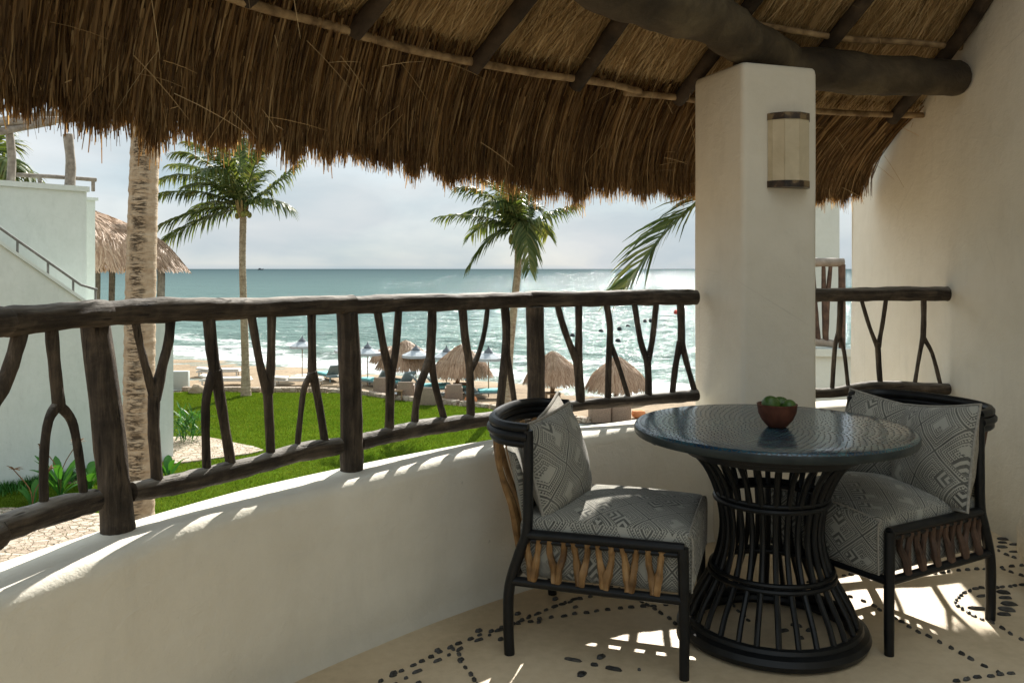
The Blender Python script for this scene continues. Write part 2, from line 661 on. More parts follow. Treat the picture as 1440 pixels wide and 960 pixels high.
def mosaic():
    t = NT('blue_scale_mosaic')
    x, y, z = t.sep(t.co())
    r = t.math('SQRT', t.math('ADD', t.math('MULTIPLY', x, x), t.math('MULTIPLY', y, y)))
    th = t.math('ADD', t.math('DIVIDE', t.math('ARCTAN2', y, x), 2 * math.pi), .5)
    rw = t.math('DIVIDE', r, .021)
    row = t.math('FLOOR', rw)
    fy = t.math('FRACT', rw)
    n = t.math('ADD', t.math('FLOOR', t.math('MULTIPLY', row, 4.2)), 6.0)
    a = t.math('ADD', t.math('MULTIPLY', th, n), t.math('MULTIPLY', t.math('MODULO', row, 2.0), .5))
    fx = t.math('MULTIPLY', t.math('SUBTRACT', t.math('FRACT', a), .5), 2.0)
    arc = t.math('SUBTRACT', 1.0, t.math('MULTIPLY', t.math('MULTIPLY', fx, fx), .8))
    g = t.math('LESS_THAN', t.math('ABSOLUTE', t.math('SUBTRACT', fy, t.math('MULTIPLY', arc, .85))), .13)
    wn_ = t.n.new('ShaderNodeTexWhiteNoise')
    cmb = t.n.new('ShaderNodeCombineXYZ')
    t.put(cmb.inputs[0], t.math('FLOOR', a))
    t.put(cmb.inputs[1], row)
    t.l.new(cmb.outputs[0], wn_.inputs['Vector'])
    c = t.ramp(wn_.outputs['Value'], [(0, (.008, .026, .05)), (.4, (.015, .06, .088)), (.7, (.022, .095, .11)), (1, (.06, .14, .145))])
    c = t.mix(t.ramp(t.noise(t.co(), 5, 3), [(.4, 0.0), (.65, .6)]), c, (.008, .035, .075))
    c = t.mix(g, c, (.006, .008, .010))
    hgt = t.math('SUBTRACT', t.math('ADD', t.math('MULTIPLY', wn_.outputs['Value'], .5), t.noise(t.co(), 70, 4)), g)
    t.bump(hgt, .16, .0014)
    return t.fin(c, t.math('ADD', .15, t.math('MULTIPLY', g, .3)), .7)


M['mosaic'] = mosaic()
M['table_edge'] = simple('dark_slate_edge', [(.3, (.012, .018, .02)), (.7, (.035, .045, .045))], 12, 5, .35, .3, 60, .004, spec=.25)
M['clay'] = simple('red_brown_clay', [(.3, (.065, .022, .013)), (.7, (.15, .055, .032))], 25, 5, .55, .3, 90, .002)
M['lime'] = simple('lime_skin', [(.3, (.03, .07, .012)), (.6, (.06, .12, .02)), (.8, (.12, .16, .035))], 22, 4, .4, .3, 160, .001, spec=.4)


def parchment():
    t = NT('parchment_shade')
    c = t.ramp(t.noise(t.co(), 8, 6, .6, .5), [(.3, (.50, .43, .29)), (.7, (.66, .58, .42))])
    t.bump(t.noise(t.co(), 60, 4), .2, .003)
    return t.fin(c, .6, .3)


M['parchment'] = parchment()
M['lamp_band'] = simple('tortoise_band', [(.38, (.012, .008, .006)), (.52, (.05, .03, .017)), (.6, (.2, .14, .07))], 17, 3, .4, .1, spec=.5)
M['cream_cloth'] = simple('cream_cloth', [(.35, (.50, .46, .37)), (.7, (.6, .56, .46))], 60, 4, .9, .3, 200, .003)


def sand_mat():
    t = NT('beach_sand')
    f = t.math('ADD', t.math('MULTIPLY', t.noise(t.co(), .11, 6, .6), .5), t.math('MULTIPLY', t.noise(t.co(), 1.1, 7, .65), .5))
    c = t.ramp(f, [(.36, (.20, .145, .088)), (.5, (.285, .21, .132)), (.64, (.35, .268, .178))])
    # dark weed wrack scattered along the tide line
    x, y, z = t.sep(t.co())
    d = t.math('SUBTRACT', t.math('ADD', t.math('MULTIPLY', x, .506), t.math('MULTIPLY', y, .862)), 37.1)
    dd = t.math('ADD', d, t.math('MULTIPLY', t.math('SUBTRACT', t.noise(t.co(), .35, 4), .5), 3.0))
    line = t.ramp(t.math('ABSOLUTE', t.math('ADD', dd, 3.2)), [(.0, 1.0), (.62, .0)])
    spots = t.ramp(t.noise(t.co(), 2.8, 5, .7), [(.52, 0.0), (.6, 1.0)])
    c = t.mix(t.math('MULTIPLY', t.math('MULTIPLY', line, spots), .8), c, (.10, .075, .05))
    wet = t.ramp(t.math('DIVIDE', t.math('ADD', d, 3.0), 4.0), [(0.0, 0.0), (.6, 1.0)])
    c = t.mix(t.math('MULTIPLY', wet, .35), c, (.34, .28, .2))
    t.bump(t.noise(t.co(), 2.4, 8, .7), .8, .12)
    return t.fin(c, .9, .15)


M['sand'] = sand_mat()


def lawn_mat():
    t = NT('mown_lawn')
    a = t.noise(t.co(), .5, 5, .6)
    b = t.noise(t.mapv(t.co(), (1, 2.5, 1)), 9, 6, .7)
    f = t.math('ADD', t.math('MULTIPLY', a, .5), t.math('MULTIPLY', b, .5))
    c = t.ramp(f, [(.33, (.034, .072, .005)), (.5, (.062, .118, .008)), (.66, (.10, .155, .013))])
    st = t.ramp(t.noise(t.mapv(t.co(), (.25, .9, 1), rot=(0, 0, .3)), 1.0, 4), [(.4, 0.0), (.62, 1.0)])
    c = t.mix(t.math('MULTIPLY', st, .35), c, (.085, .105, .016))
    dry = t.ramp(t.noise(t.co(), .9, 7, .75), [(.60, 0.0), (.72, .55)])
    c = t.mix(dry, c, (.13, .115, .03))
    t.bump(t.noise(t.co(), 30, 5, .7), .9, .05)
    return t.fin(c, 1.0, .0)


M['lawn'] = lawn_mat()
M['grass_tuft'] = simple('dark_groundcover', [(.3, (.02, .06, .018)), (.7, (.06, .14, .04))], 4, 5, .8, 0)


def paving():
    t = NT('pale_stone_paving')
    v = t.mapv(t.co(), (1, 1.2, 1))
    dist = t.voro(v, 4.6, 'DISTANCE_TO_EDGE')
    colr = t.voro(v, 4.6, 'F1', 'Color')
    g = t.ramp(dist, [(.02, 0.0), (.06, 1.0)])
    base = t.ramp(t.sep(colr)[0], [(0, (.36, .28, .21)), (.5, (.45, .37, .29)), (1, (.54, .46, .37))])
    base = t.mix(.5, base, t.ramp(t.noise(t.co(), 9, 5), [(.3, .7), (.7, 1.0)]), 'MULTIPLY')
    c = t.mix(g, (.24, .18, .12), base)
    t.bump(t.math('ADD', g, t.math('MULTIPLY', t.noise(t.co(), 8, 5), .6)), .8, .05)
    return t.fin(c, .85, .2)


M['paving'] = paving()


def sea_mat():
    t = NT('sea_water')
    P = t.co()
    x, y, z = t.sep(P)
    d = t.math('SUBTRACT', t.math('ADD', t.math('MULTIPLY', x, .506), t.math('MULTIPLY', y, .862)), 37.1)
    ld = t.math('LOGARITHM', t.math('MAXIMUM', t.math('ADD', d, 3.0), 1.0), 10.0)
    ldn = t.math('ADD', ld, t.math('MULTIPLY', t.math('SUBTRACT', t.noise(t.mapv(P, (.03, .06, 1)), 1.0, 5), .5), .5))
    c = t.ramp(t.math('DIVIDE', ldn, 4.0), [(.10, (.21, .245, .21)), (.26, (.135, .20, .178)), (.42, (.098, .158, .148)), (.55, (.076, .126, .124)), (.72, (.050, .086, .092)), (.95, (.026, .050, .057))])
    # foam: bands parallel to the shore, broken up by noise
    wob = t.math('MULTIPLY', t.math('SUBTRACT', t.noise(t.mapv(P, (.10, .10, 1)), 1.0, 4), .5), 9.0)
    dw = t.math('ADD', d, wob)
    lace = t.noise(t.mapv(P, (.7, 1.1, 1)), 1.0, 9, .72, .8)
    near = t.ramp(t.math('DIVIDE', dw, 22.0), [(0.0, 1.0), (.28, .72), (.55, .42), (1.0, 0.0)])
    swell = t.math('ADD', .5, t.math('MULTIPLY', t.math('SINE', t.math('MULTIPLY', dw, .82)), .5))
    fm = t.math('ADD', lace, t.math('MULTIPLY', t.math('MULTIPLY', near, t.math('ADD', .35, swell)), .30))
    foam = t.ramp(fm, [(.66, 0.0), (.78, 1.0)])
    white = t.noise(t.mapv(P, (.22, .55, 1), rot=(0, 0, .53)), 1.0, 8, .75, .5)
    caps = t.math('MULTIPLY', t.ramp(white, [(.70, 0.0), (.76, .7)]), t.ramp(t.math('DIVIDE', d, 160.0), [(.05, 1.0), (1.0, .0)]))
    foam = t.math('MAXIMUM', t.math('MULTIPLY', foam, t.ramp(near, [(0, 0.0), (.1, 1.0)])), caps)
    c = t.mix(foam, c, (.58, .60, .59))
    h1 = t.noise(t.mapv(P, (.5, .9, 1), rot=(0, 0, .53)), 1.0, 6, .6)
    h2 = t.noise(t.mapv(P, (.03, .07, 1), rot=(0, 0, .5)), 1.0, 8, .68)
    h = t.math('ADD', t.math('MULTIPLY', h1, .45), t.math('MULTIPLY', h2, 2.6))
    bp = t.n.new('ShaderNodeBump')
    bp.inputs['Strength'].default_value = .8
    bp.inputs['Distance'].default_value = 1.0
    t.l.new(h, bp.inputs['Height'])
    df = t.n.new('ShaderNodeBsdfDiffuse')
    t.put(df.inputs['Color'], c)
    t.l.new(bp.outputs[0], df.inputs['Normal'])
    gs = t.n.new('ShaderNodeBsdfGlossy')
    t.put(gs.inputs['Roughness'], .11)
    t.l.new(bp.outputs[0], gs.inputs['Normal'])
    fr = t.n.new('ShaderNodeFresnel')
    fr.inputs['IOR'].default_value = 1.33
    t.l.new(bp.outputs[0], fr.inputs['Normal'])
    fac = t.math('MULTIPLY', t.math('MINIMUM', fr.outputs[0], .42), t.math('SUBTRACT', .56, t.math('MULTIPLY', foam, .5)))
    fac = t.math('MULTIPLY', fac, t.ramp(t.math('DIVIDE', ldn, 4.0), [(.45, 1.0), (.80, .42)]))
    ms = t.n.new('ShaderNodeMixShader')
    t.put(ms.inputs[0], fac)
    t.l.new(df.outputs[0], ms.inputs[1])
    t.l.new(gs.outputs[0], ms.inputs[2])
    t.l.new(ms.outputs[0], t.out.inputs['Surface'])
    return t.m


M['sea'] = sea_mat()


def trunk_mat(name, near):
    t = NT(name)
    P = t.co()
    ring = t.noise(t.mapv(P, (3, 3, 17 if near else 9)), 1.0, 5, .65)
    base = t.ramp(t.noise(t.mapv(P, (5, 5, 9)), 1.0, 6, .7), [(.3, (.25, .185, .12)), (.5, (.39, .31, .215)), (.7, (.49, .41, .30))])
    scar = t.ramp(t.noise(t.mapv(P, (5.5, 5.5, 26)), 1.0, 6, .72, .9), [(.50, 0.0), (.565, 1.0)])
    if near:
        g = t.n.new('ShaderNodeNewGeometry')
        nx, ny, nz = t.sep(g.outputs['Normal'])
        face = t.math('ADD', t.math('MULTIPLY', ny, -1.0), t.math('ADD', t.math('MULTIPLY', nx, .12), t.math('MULTIPLY', t.math('SUBTRACT', t.noise(P, 5, 5, .7), .5), .75)))
        side = t.ramp(face, [(.80, 0.0), (1.0, 1.0)])
        scar = t.math('MULTIPLY', scar, side)
    else:
        scar = t.math('MULTIPLY', scar, .35)
    c = t.mix(t.math('MULTIPLY', scar, .9), base, (.045, .033, .022))
    t.bump(t.math('SUBTRACT', ring, t.math('MULTIPLY', scar, .6)), .8, .03)
    return t.fin(c, .85, .15)


M['trunk_near'] = trunk_mat('coconut_trunk_scarred', True)
M['trunk'] = trunk_mat('coconut_trunk', False)


def leaf_mat(name, stops, trans=.3, spec=.12):
    t = NT(name)
    g = t.n.new('ShaderNodeNewGeometry')
    f = t.math('ADD', t.math('MULTIPLY', g.outputs['Random Per Island'], .55), t.math('MULTIPLY', t.noise(t.co(), .9, 3), .45))
    c = t.ramp(f, stops)
    t.fin(c, .42, spec)
    tr = t.n.new('ShaderNodeBsdfTranslucent')
    t.put(tr.inputs['Color'], t.mix(1.0, c, (1.3, 1.25, .45), 'MULTIPLY'))
    ms = t.n.new('ShaderNodeMixShader')
    ms.inputs[0].default_value = trans
    t.l.new(t.b.outputs[0], ms.inputs[1])
    t.l.new(tr.outputs[0], ms.inputs[2])
    t.l.new(ms.outputs[0], t.out.inputs['Surface'])
    return t.m


M['frond'] = leaf_mat('coconut_frond', [(.25, (.050, .080, .028)), (.5, (.092, .128, .048)), (.72, (.17, .19, .075)), (.9, (.28, .25, .12))], .34)
M['leaf'] = leaf_mat('garden_leaf', [(.2, (.022, .09, .022)), (.6, (.05, .17, .035)), (.9, (.11, .22, .045))], .3)
M['blade'] = leaf_mat('grass_blade', [(.2, (.050, .092, .009)), (.5, (.095, .155, .016)), (.8, (.155, .20, .033)), (.95, (.25, .23, .08))], .28, 0.0)
M['dry'] = simple('dry_flower', [(.3, (.10, .05, .02)), (.7, (.24, .13, .06))], 12, 4, .9, 0)
M['coconut'] = simple('green_coconut', [(.3, (.14, .15, .03)), (.7, (.28, .26, .07))], 9, 3, .5, 0)
M['fibre'] = simple('crown_fibre', [(.3, (.16, .11, .04)), (.7, (.33, .25, .11))], 14, 5, .8, .4, 40, .02)


def canvas():
    t = NT('striped_canvas')
    x, y, z = t.sep(t.co())
    r = t.math('SQRT', t.math('ADD', t.math('MULTIPLY', x, x), t.math('MULTIPLY', y, y)))
    st = t.math('GREATER_THAN', t.math('FRACT', t.math('MULTIPLY', r, 5.5)), .78)
    c = t.mix(t.math('MULTIPLY', st, .75), (.42, .46, .49), (.20, .24, .28))
    return t.fin(c, .85, .2)


M['canvas'] = canvas()
M['grey_canvas'] = simple('grey_canvas', [(.3, (.10, .12, .14)), (.7, (.17, .19, .21))], 8, 3, .9, 0)
M['pole'] = simple('varnished_pole', [(.3, (.20, .12, .06)), (.7, (.34, .22, .12))], 6, 4, .6, 0)
M['white'] = simple('white_cushion', [(.3, (.58, .55, .50)), (.7, (.70, .68, .63))], 6, 4, .9, .2, 20, .02)
M['bluegrey'] = simple('blue_grey_sling', [(.3, (.13, .18, .19)), (.7, (.23, .29, .30))], 30, 3, .8, .3, 40, .02)
M['turquoise'] = simple('turquoise_cushion', [(.3, (.12, .40, .42)), (.7, (.22, .55, .56))], 6, 3, .85, .1)
M['wicker'] = simple('taupe_wicker', [(.35, (.20, .15, .11)), (.65, (.34, .26, .20))], 40, 4, .8, .6, 50, .02)
M['orange'] = simple('orange_cushion', [(.3, (.55, .19, .07)), (.7, (.70, .30, .13))], 9, 3, .9, .1)
M['greywood'] = simple('grey_weathered_pole', [(.3, (.15, .125, .10)), (.55, (.26, .225, .185)), (.8, (.36, .32, .27))], 7, 6, .8, .4, 30, .02)
M['metal'] = simple('grey_handrail', [(.3, (.10, .10, .09)), (.7, (.18, .17, .155))], 9, 3, .5, .1)
M['hull'] = simple('boat_hull', [(.3, (.06, .07, .08)), (.7, (.1, .11, .12))], 2, 2, .6, 0)
M['buoy'] = simple('dark_buoy', [(.3, (.02, .025, .03)), (.7, (.05, .055, .06))], 4, 2, .5, 0)
M['red'] = simple('red_buoy', [(.3, (.5, .05, .03)), (.7, (.65, .09, .05))], 4, 2, .5, 0)
M['rock'] = simple('tan_rock', [(.3, (.26, .19, .12)), (.7, (.5, .4, .28))], 3, 6, .9, .6, 9, .05)

# ------------------------------------------------------------------ terrace floor with inlaid pebbles
fl = MB()
th = [95 + i * 2.0 for i in range(59)]
vs = [(CX, CY, 0)] + [tuple(pol(R_IN + .05, a)) for a in th]
vs_in = [(min(x, WALLX + .02), y, z) for x, y, z in vs]
nT = len(th)
fl.v = [(WALLX + .02, -2.6, 0)] + vs_in[1:] + [(-1.6, -2.6, 0)]
fl.f = [tuple(range(len(fl.v)))]
floor = struct(obj('terrace_floor', fl, M['floor'], flat=True))

pm = MB().ball((0, 0, 0), 1.0, 9, 6, seed=3, amt=.16)
pebble_me = None
n_peb = 0


def pebble(x, y, lx, ly, rot):
    global pebble_me, n_peb
    if pebble_me is None:
        o = obj('pebble', pm, M['pebble'], floor)
        pebble_me = o.data
    else:
        o = bpy.data.objects.new('pebble', pebble_me)
        COL.objects.link(o)
        o.parent = floor
    o.location = (x, y, .001)
    o.scale = (lx * .74, ly * .74, .007 + .004 * R.random())
    o.rotation_euler = (0, 0, rot)
    n_peb += 1


def peb_line(pxs, gap=.047, jit=1.0):
    pts = smooth_path([UZ(a, b, 0) for a, b in pxs], 8)
    acc = 0.0
    for a, b in zip(pts[:-1], pts[1:]):
        L = (b - a).length
        ang = math.atan2(b.y - a.y, b.x - a.x)
        while acc < L:
            p = a.lerp(b, acc / L)
            if (Vector((p.x - CX, p.y - CY)).length < R_IN - .01) and p.x < WALLX - .02 and n_peb < 300:
                pebble(p.x + R.gauss(0, .0025), p.y + R.gauss(0, .0025), R.uniform(.013, .021), R.uniform(.009, .0125), ang + R.gauss(0, .2))
            acc += gap * R.uniform(.85, 1.15)
        acc -= L


peb_line([(520, 966), (587, 933), (640, 907), (693, 887), (728, 875), (770, 857), (813, 843), (845, 836), (900, 822)])
peb_line([(728, 877), (780, 868), (840, 859), (917, 852), (985, 847), (1050, 838), (1150, 816), (1210, 806)])
peb_line([(638, 912), (653, 935), (672, 964)])
peb_line([(903, 846), (937, 867), (956, 884)])
peb_line([(1150, 826), (1213, 845), (1262, 872), (1330, 908), (1408, 948)])
peb_line([(1345, 958), (1380, 952), (1440, 946)])
peb_line([(1300, 808), (1345, 803), (1380, 800), (1440, 795)])
peb_line([(1436, 822), (1410, 826), (1372, 828), (1354, 835), (1344, 846), (1353, 857), (1370, 867), (1388, 873)], .036)
peb_line([(1405, 775), (1422, 783), (1440, 787)])
peb_line([(1395, 876), (1420, 890), (1440, 902)])
peb_line([(1410, 800), (1425, 806), (1440, 810)])
peb_line([(995, 800), (1008, 822), (1030, 850), (1060, 880)])


def rosette(x, y, rot, k=1.0):
    for dx, dy, a, b in ((0, 0, .014, .012), (0, .075, .026, .02), (0, -.075, .022, .018), (-.075, 0, .036, .011), (.075, 0, .036, .011)):
        ca, sa = math.cos(rot), math.sin(rot)
        if n_peb < 300:
            pebble(x + k * (dx * ca - dy * sa), y + k * (dx * sa + dy * ca), a * k * R.uniform(.85, 1.1), b * k * R.uniform(.85, 1.1), rot + R.gauss(0, .12))


for i in range(9):
    a = 146.5 - i * 2.75
    p = pol(4.40, a)
    rosette(p.x, p.y, math.radians(a - 90), .74)
for px, py, lx, ly, rot in ((806, 928, .043, .013, -.35), (845, 924, .026, .018, .9), (836, 935, .018, .014, 0), (818, 948, .028, .02, 1.0), (863, 941, .04, .014, -.35), (899, 942, .008, .008, 0),
                            (1101, 887, .035, .016, .4), (1125, 897, .02, .016, 0), (1140, 886, .03, .016, .5), (1120, 880, .03, .014, -.4),
                            (1410, 758, .035, .028, 0), (1410, 763, .03, .014, 0), (1409, 769, .034, .026, .2), (1382, 838, .04, .014, .3), (1375, 856, .05, .012, -.2),
                            (1411, 833, .035, .03, 0), (1414, 841, .036, .014, 0), (1419, 849, .042, .034, .1), (1416, 857, .042, .034, -.2), (1412, 864, .035, .018, 0), (1430, 766, .05, .012, 0), (1430, 776, .05, .012, 0)):
    p = UZ(px, py, 0)
    if n_peb < 300:
        pebble(p.x, p.y, lx, ly, rot)

# ------------------------------------------------------------------ parapet, column, side wall
pw = MB()
prof = [(R_IN - .012, -.06), (R_IN - .006, .0), (R_IN + .004, .02), (R_IN + .010, .06), (R_IN + .012, .25), (R_IN + .012, .45), (R_IN + .012, .535), (R_IN + .012, .553)]
prof += [(R_IN + .012 + .043 * (1 - math.cos(math.radians(q))), SILL - .042 + .042 * math.sin(math.radians(q))) for q in (8, 24, 40, 56, 72, 90)]
prof += [(R_IN + .066, SILL), (R_OUT - .06, SILL), (R_OUT - .018, SILL - .002), (R_OUT - .005, SILL - .008), (R_OUT, SILL - .022), (R_OUT, .3), (R_OUT, GZ - .1)]
angs = [98.2 + i * .9 for i in range(114)]
for i, a in enumerate(angs):
    dR = float(np.interp(a, [98, 105, 112, 118, 124, 133, 142, 147, 156, 200], [0, 0, -.03, -.05, -.07, -.025, .02, .055, .06, .06]))
    for j, (r, z) in enumerate(prof):
        r += dR
        wv = .006 * math.sin(a * .31) + .004 * math.sin(a * .83 + 1) + .003 * math.sin(a * 1.7)
        if 4 <= j <= 14:
            r += wv + R.gauss(0, .0012)
            z += .004 * math.sin(a * .47) if 6 <= j <= 14 else 0
        pw.v.append(tuple(pol(r, a, z)))
m_ = len(prof)
for i in range(len(angs) - 1):
    for j in range(m_ - 1):
        b = i * m_ + j
        pw.f.append((b, b + 1, b + m_ + 1, b + m_))
wall = obj('parapet_wall', pw, M['plaster'], angle=80)
tag(wall, 'low curved cream plaster parapet with rounded sill under the branch railing', 'wall')

# column
cc = [(.935, 4.40), (1.083, 4.0), (1.4835, 4.14), (1.3355, 4.54)]


def rounded_poly(pts, r, k=5):
    out = []
    n = len(pts)
    for i in range(n):
        p0, p1, p2 = Vector(pts[i - 1]), Vector(pts[i]), Vector(pts[(i + 1) % n])
        a = p1 + (p0 - p1).normalized() * r
        b = p1 + (p2 - p1).normalized() * r
        for j in range(k + 1):
            t = j / k
            out.append(tuple(a * (1 - t) ** 2 + p1 * 2 * t * (1 - t) + b * t * t))
    return out


cb = MB()
poly = rounded_poly(cc, .03)
zs = [0.0, .3, .6, .9, 1.2, 1.5, 1.8, 2.1, 2.285, 2.305, 2.315]
n = len(poly)
ctr = Vector((sum(p[0] for p in cc) / 4, sum(p[1] for p in cc) / 4))
for i, z in enumerate(zs):
    k = 1.0 if z < 2.3 else (.985 if z < 2.31 else .955)
    for q, p in enumerate(poly):
        j = .003 * math.sin(z * 5 + q * .3) + .002 * math.sin(z * 11 + q)
        d = (Vector(p) - ctr)
        d = d * (k + j)
        cb.v.append((ctr.x + d.x, ctr.y + d.y, z))
for i in range(len(zs) - 1):
    for k in range(n):
        k2 = (k + 1) % n
        cb.f.append((i * n + k, i * n + k2, (i + 1) * n + k2, (i + 1) * n + k))
cb.f.append(tuple(range((len(zs) - 1) * n, len(zs) * n)))
column = obj('plaster_column', cb, M['plaster'], angle=70)
tag(column, 'square cream plaster column with rounded edges standing in the parapet behind the table', 'column')

# side wall, running out past the railing
sw = MB()
ny, nz = 60, 40
ys = np.linspace(-2.6, 6.15, ny)
zz = np.linspace(GZ - .1, 5.6, nz)
for iy, y in enumerate(ys):
    for iz, z in enumerate(zz):
        dx = .008 * math.sin(y * 1.9 + z * .8) + .006 * math.sin(z * 2.3 + y * .5)
        sw.v.append((WALLX + dx, y, z))
for iy in range(ny - 1):
    for iz in range(nz - 1):
        b = iy * nz + iz
        sw.f.append((b, b + 1, b + nz + 1, b + nz))
b0 = len(sw.v)
sw.v += [(WALLX + .35, y, z) for y in (-2.6, 6.15) for z in (GZ - .1, 5.6)]
sw.f += [((ny - 1) * nz, ny * nz - 1, b0 + 3, b0 + 2), (nz - 1, b0 + 1, b0 + 3, ny * nz - 1), (b0, b0 + 1, b0 + 3, b0 + 2)]
side = obj('side_wall', sw, M['plaster'], angle=60)
tag(side, 'tall plain cream plaster wall closing the terrace beside the right-hand chair', 'wall')

# wall lamp on the column's front face
A2, B2 = Vector((1.083, 4.0)), Vector((1.4835, 4.14))
fd = (B2 - A2).normalized()
fn = Vector((fd.y, -fd.x))
lc = A2 + fd * .245
lamp = thing('wall_lamp', 'half round parchment wall lamp with dark bands on the column', 'wall lamp', (lc.x, lc.y, 1.735))


def lamp_ring(w, dep, z0, z1, thick_top=False):
    m = MB()
    pts = []
    for a, k in ((0, 1), (18, 1), (52, 1), (90, 1), (128, 1), (162, 1), (180, 1)):
        q = math.radians(a)
        pts.append(lc + fd * (-math.cos(q) * w) + fn * (math.sin(q) * dep + .002))
    n = len(pts)
    for z in (z0, z1):
        m.v += [(p.x, p.y, z) for p in pts]
    m.f = [(k, k + 1, n + k + 1, n + k) for k in range(n - 1)]
    m.f += [tuple(range(n))[::-1], tuple(range(n, 2 * n))]
    return m


sh = None
for i in range(6):
    a0, a1 = ((0, 18), (18, 52), (52, 90), (90, 128), (128, 162), (162, 180))[i]
    m = MB()
    q0, q1 = math.radians(a0), math.radians(a1)
    p0 = lc + fd * (-math.cos(q0) * .110) + fn * (math.sin(q0) * .092 + .002)
    p1 = lc + fd * (-math.cos(q1) * .110) + fn * (math.sin(q1) * .092 + .002)
    dn = (p1 - p0).normalized()
    p0, p1 = p0 + dn * .0008, p1 - dn * .0008
    nn = Vector((dn.y, -dn.x))
    m.prism([tuple(p0), tuple(p1), tuple(p1 - nn * .004), tuple(p0 - nn * .004)], 1.758, 2.047)
    obj('shade_panel', m, M['parchment'], lamp, flat=True)
obj('top_band', lamp_ring(.113, .096, 2.046, 2.078), M['lamp_band'], lamp, flat=True)
obj('bottom_band', lamp_ring(.113, .096, 1.728, 1.759), M['lamp_band'], lamp, flat=True)

# ------------------------------------------------------------------ branch railings
rail_grp = 'branch railings on the terrace parapet'
P1, P2, P3 = (-1.124, 2.43), (-.596, 3.166), (.107, 4.02)
P0 = (-1.45, 1.55)
E3 = (1.0, 4.30)
railing = thing('branch_railing', 'dark railing of logs and forked branches on the curved parapet left of the column', 'railing', (P2[0], P2[1], SILL), group=rail_grp)
SEED = [0]


def log(name, pts, rad, parent, m='rail', n=12, sub=7, wob=.06):
    SEED[0] += 1
    rad = [r * .93 for r in (rad if hasattr(rad, '__len__') else [rad])]
    if m == 'rail' and name == 'post':
        m = 'post'
    return obj(name, MB().tube(smooth_path(pts, sub), rad, n, True, wob, SEED[0]), M[m], parent, angle=60)


# posts
def post(px0, py0, px1, py1, plan, r0, r1, parent=railing):
    Y = plan[1]
    b = U(px0, py0, Y)
    b.z = SILL - .02
    t = U(px1, py1, Y)
    mid = b.lerp(t, .5) + Vector((.006, 0, 0))
    return log('post', [b, b.lerp(mid, .3) + Vector((.003, 0, 0)), mid, t], [r0 * .98, r0 * .93, r0 * .9, r1 * .94], parent, n=14, sub=5, wob=.045)


post(166, 745, 133, 452, P1, .052, .047)
post(494, 660, 488, 440, P2, .049, .046)
post(752, 602, 752, 432, P3, .050, .050)

# top rails, bottom rails
ext = (-1.62, 1.62)
log('top_rail', [(-1.72, 1.45, 1.235), on_plane(-60, 455, P0, P1), on_plane(20, 451, P0, P1), on_plane(150, 439, P0, P1)], [.040, .042, .041, .038], railing, sub=9)
log('top_rail', [on_plane(128, 442, P1, P2), on_plane(230, 436, P1, P2), on_plane(360, 433, P1, P2), on_plane(495, 427, P1, P2)], [.038, .041, .037, .036], railing, sub=9)
log('top_rail', [on_plane(478, 430, P2, P3), on_plane(560, 426, P2, P3), on_plane(660, 424, P2, P3), on_plane(742, 421, P2, P3)], [.037, .038, .040, .039], railing, sub=9)
log('top_rail', [on_plane(738, 421, P3, E3), on_plane(830, 420, P3, E3), on_plane(920, 418, P3, E3), on_plane(979, 418, P3, E3)], [.042, .040, .041, .042], railing, sub=9)
log('bottom_rail', [(-1.72, 1.45, .72), on_plane(-60, 770, P0, P1), on_plane(0, 744, P0, P1), on_plane(80, 717, P0, P1), on_plane(135, 703, P0, P1)], [.034, .036, .037, .038, .034], railing, sub=8)
log('bottom_rail', [on_plane(186, 691, P1, P2), on_plane(235, 683, P1, P2), on_plane(300, 668, P1, P2), on_plane(365, 652, P1, P2), on_plane(420, 636, P1, P2), on_plane(476, 627, P1, P2)], [.030, .034, .035, .033, .036, .035], railing, sub=7)
log('bottom_rail', [on_plane(506, 622, P2, P3), on_plane(545, 612, P2, P3), on_plane(590, 602, P2, P3), on_plane(640, 595, P2, P3), on_plane(690, 589, P2, P3), on_plane(738, 586, P2, P3)], [.032, .034, .037, .036, .034, .033], railing, sub=7)
log('bottom_rail', [on_plane(766, 577, P3, E3), on_plane(830, 568, P3, E3), on_plane(890, 563, P3, E3), on_plane(940, 559, P3, E3), on_plane(980, 555, P3, E3)], [.030, .028, .030, .031, .034], railing, sub=7)

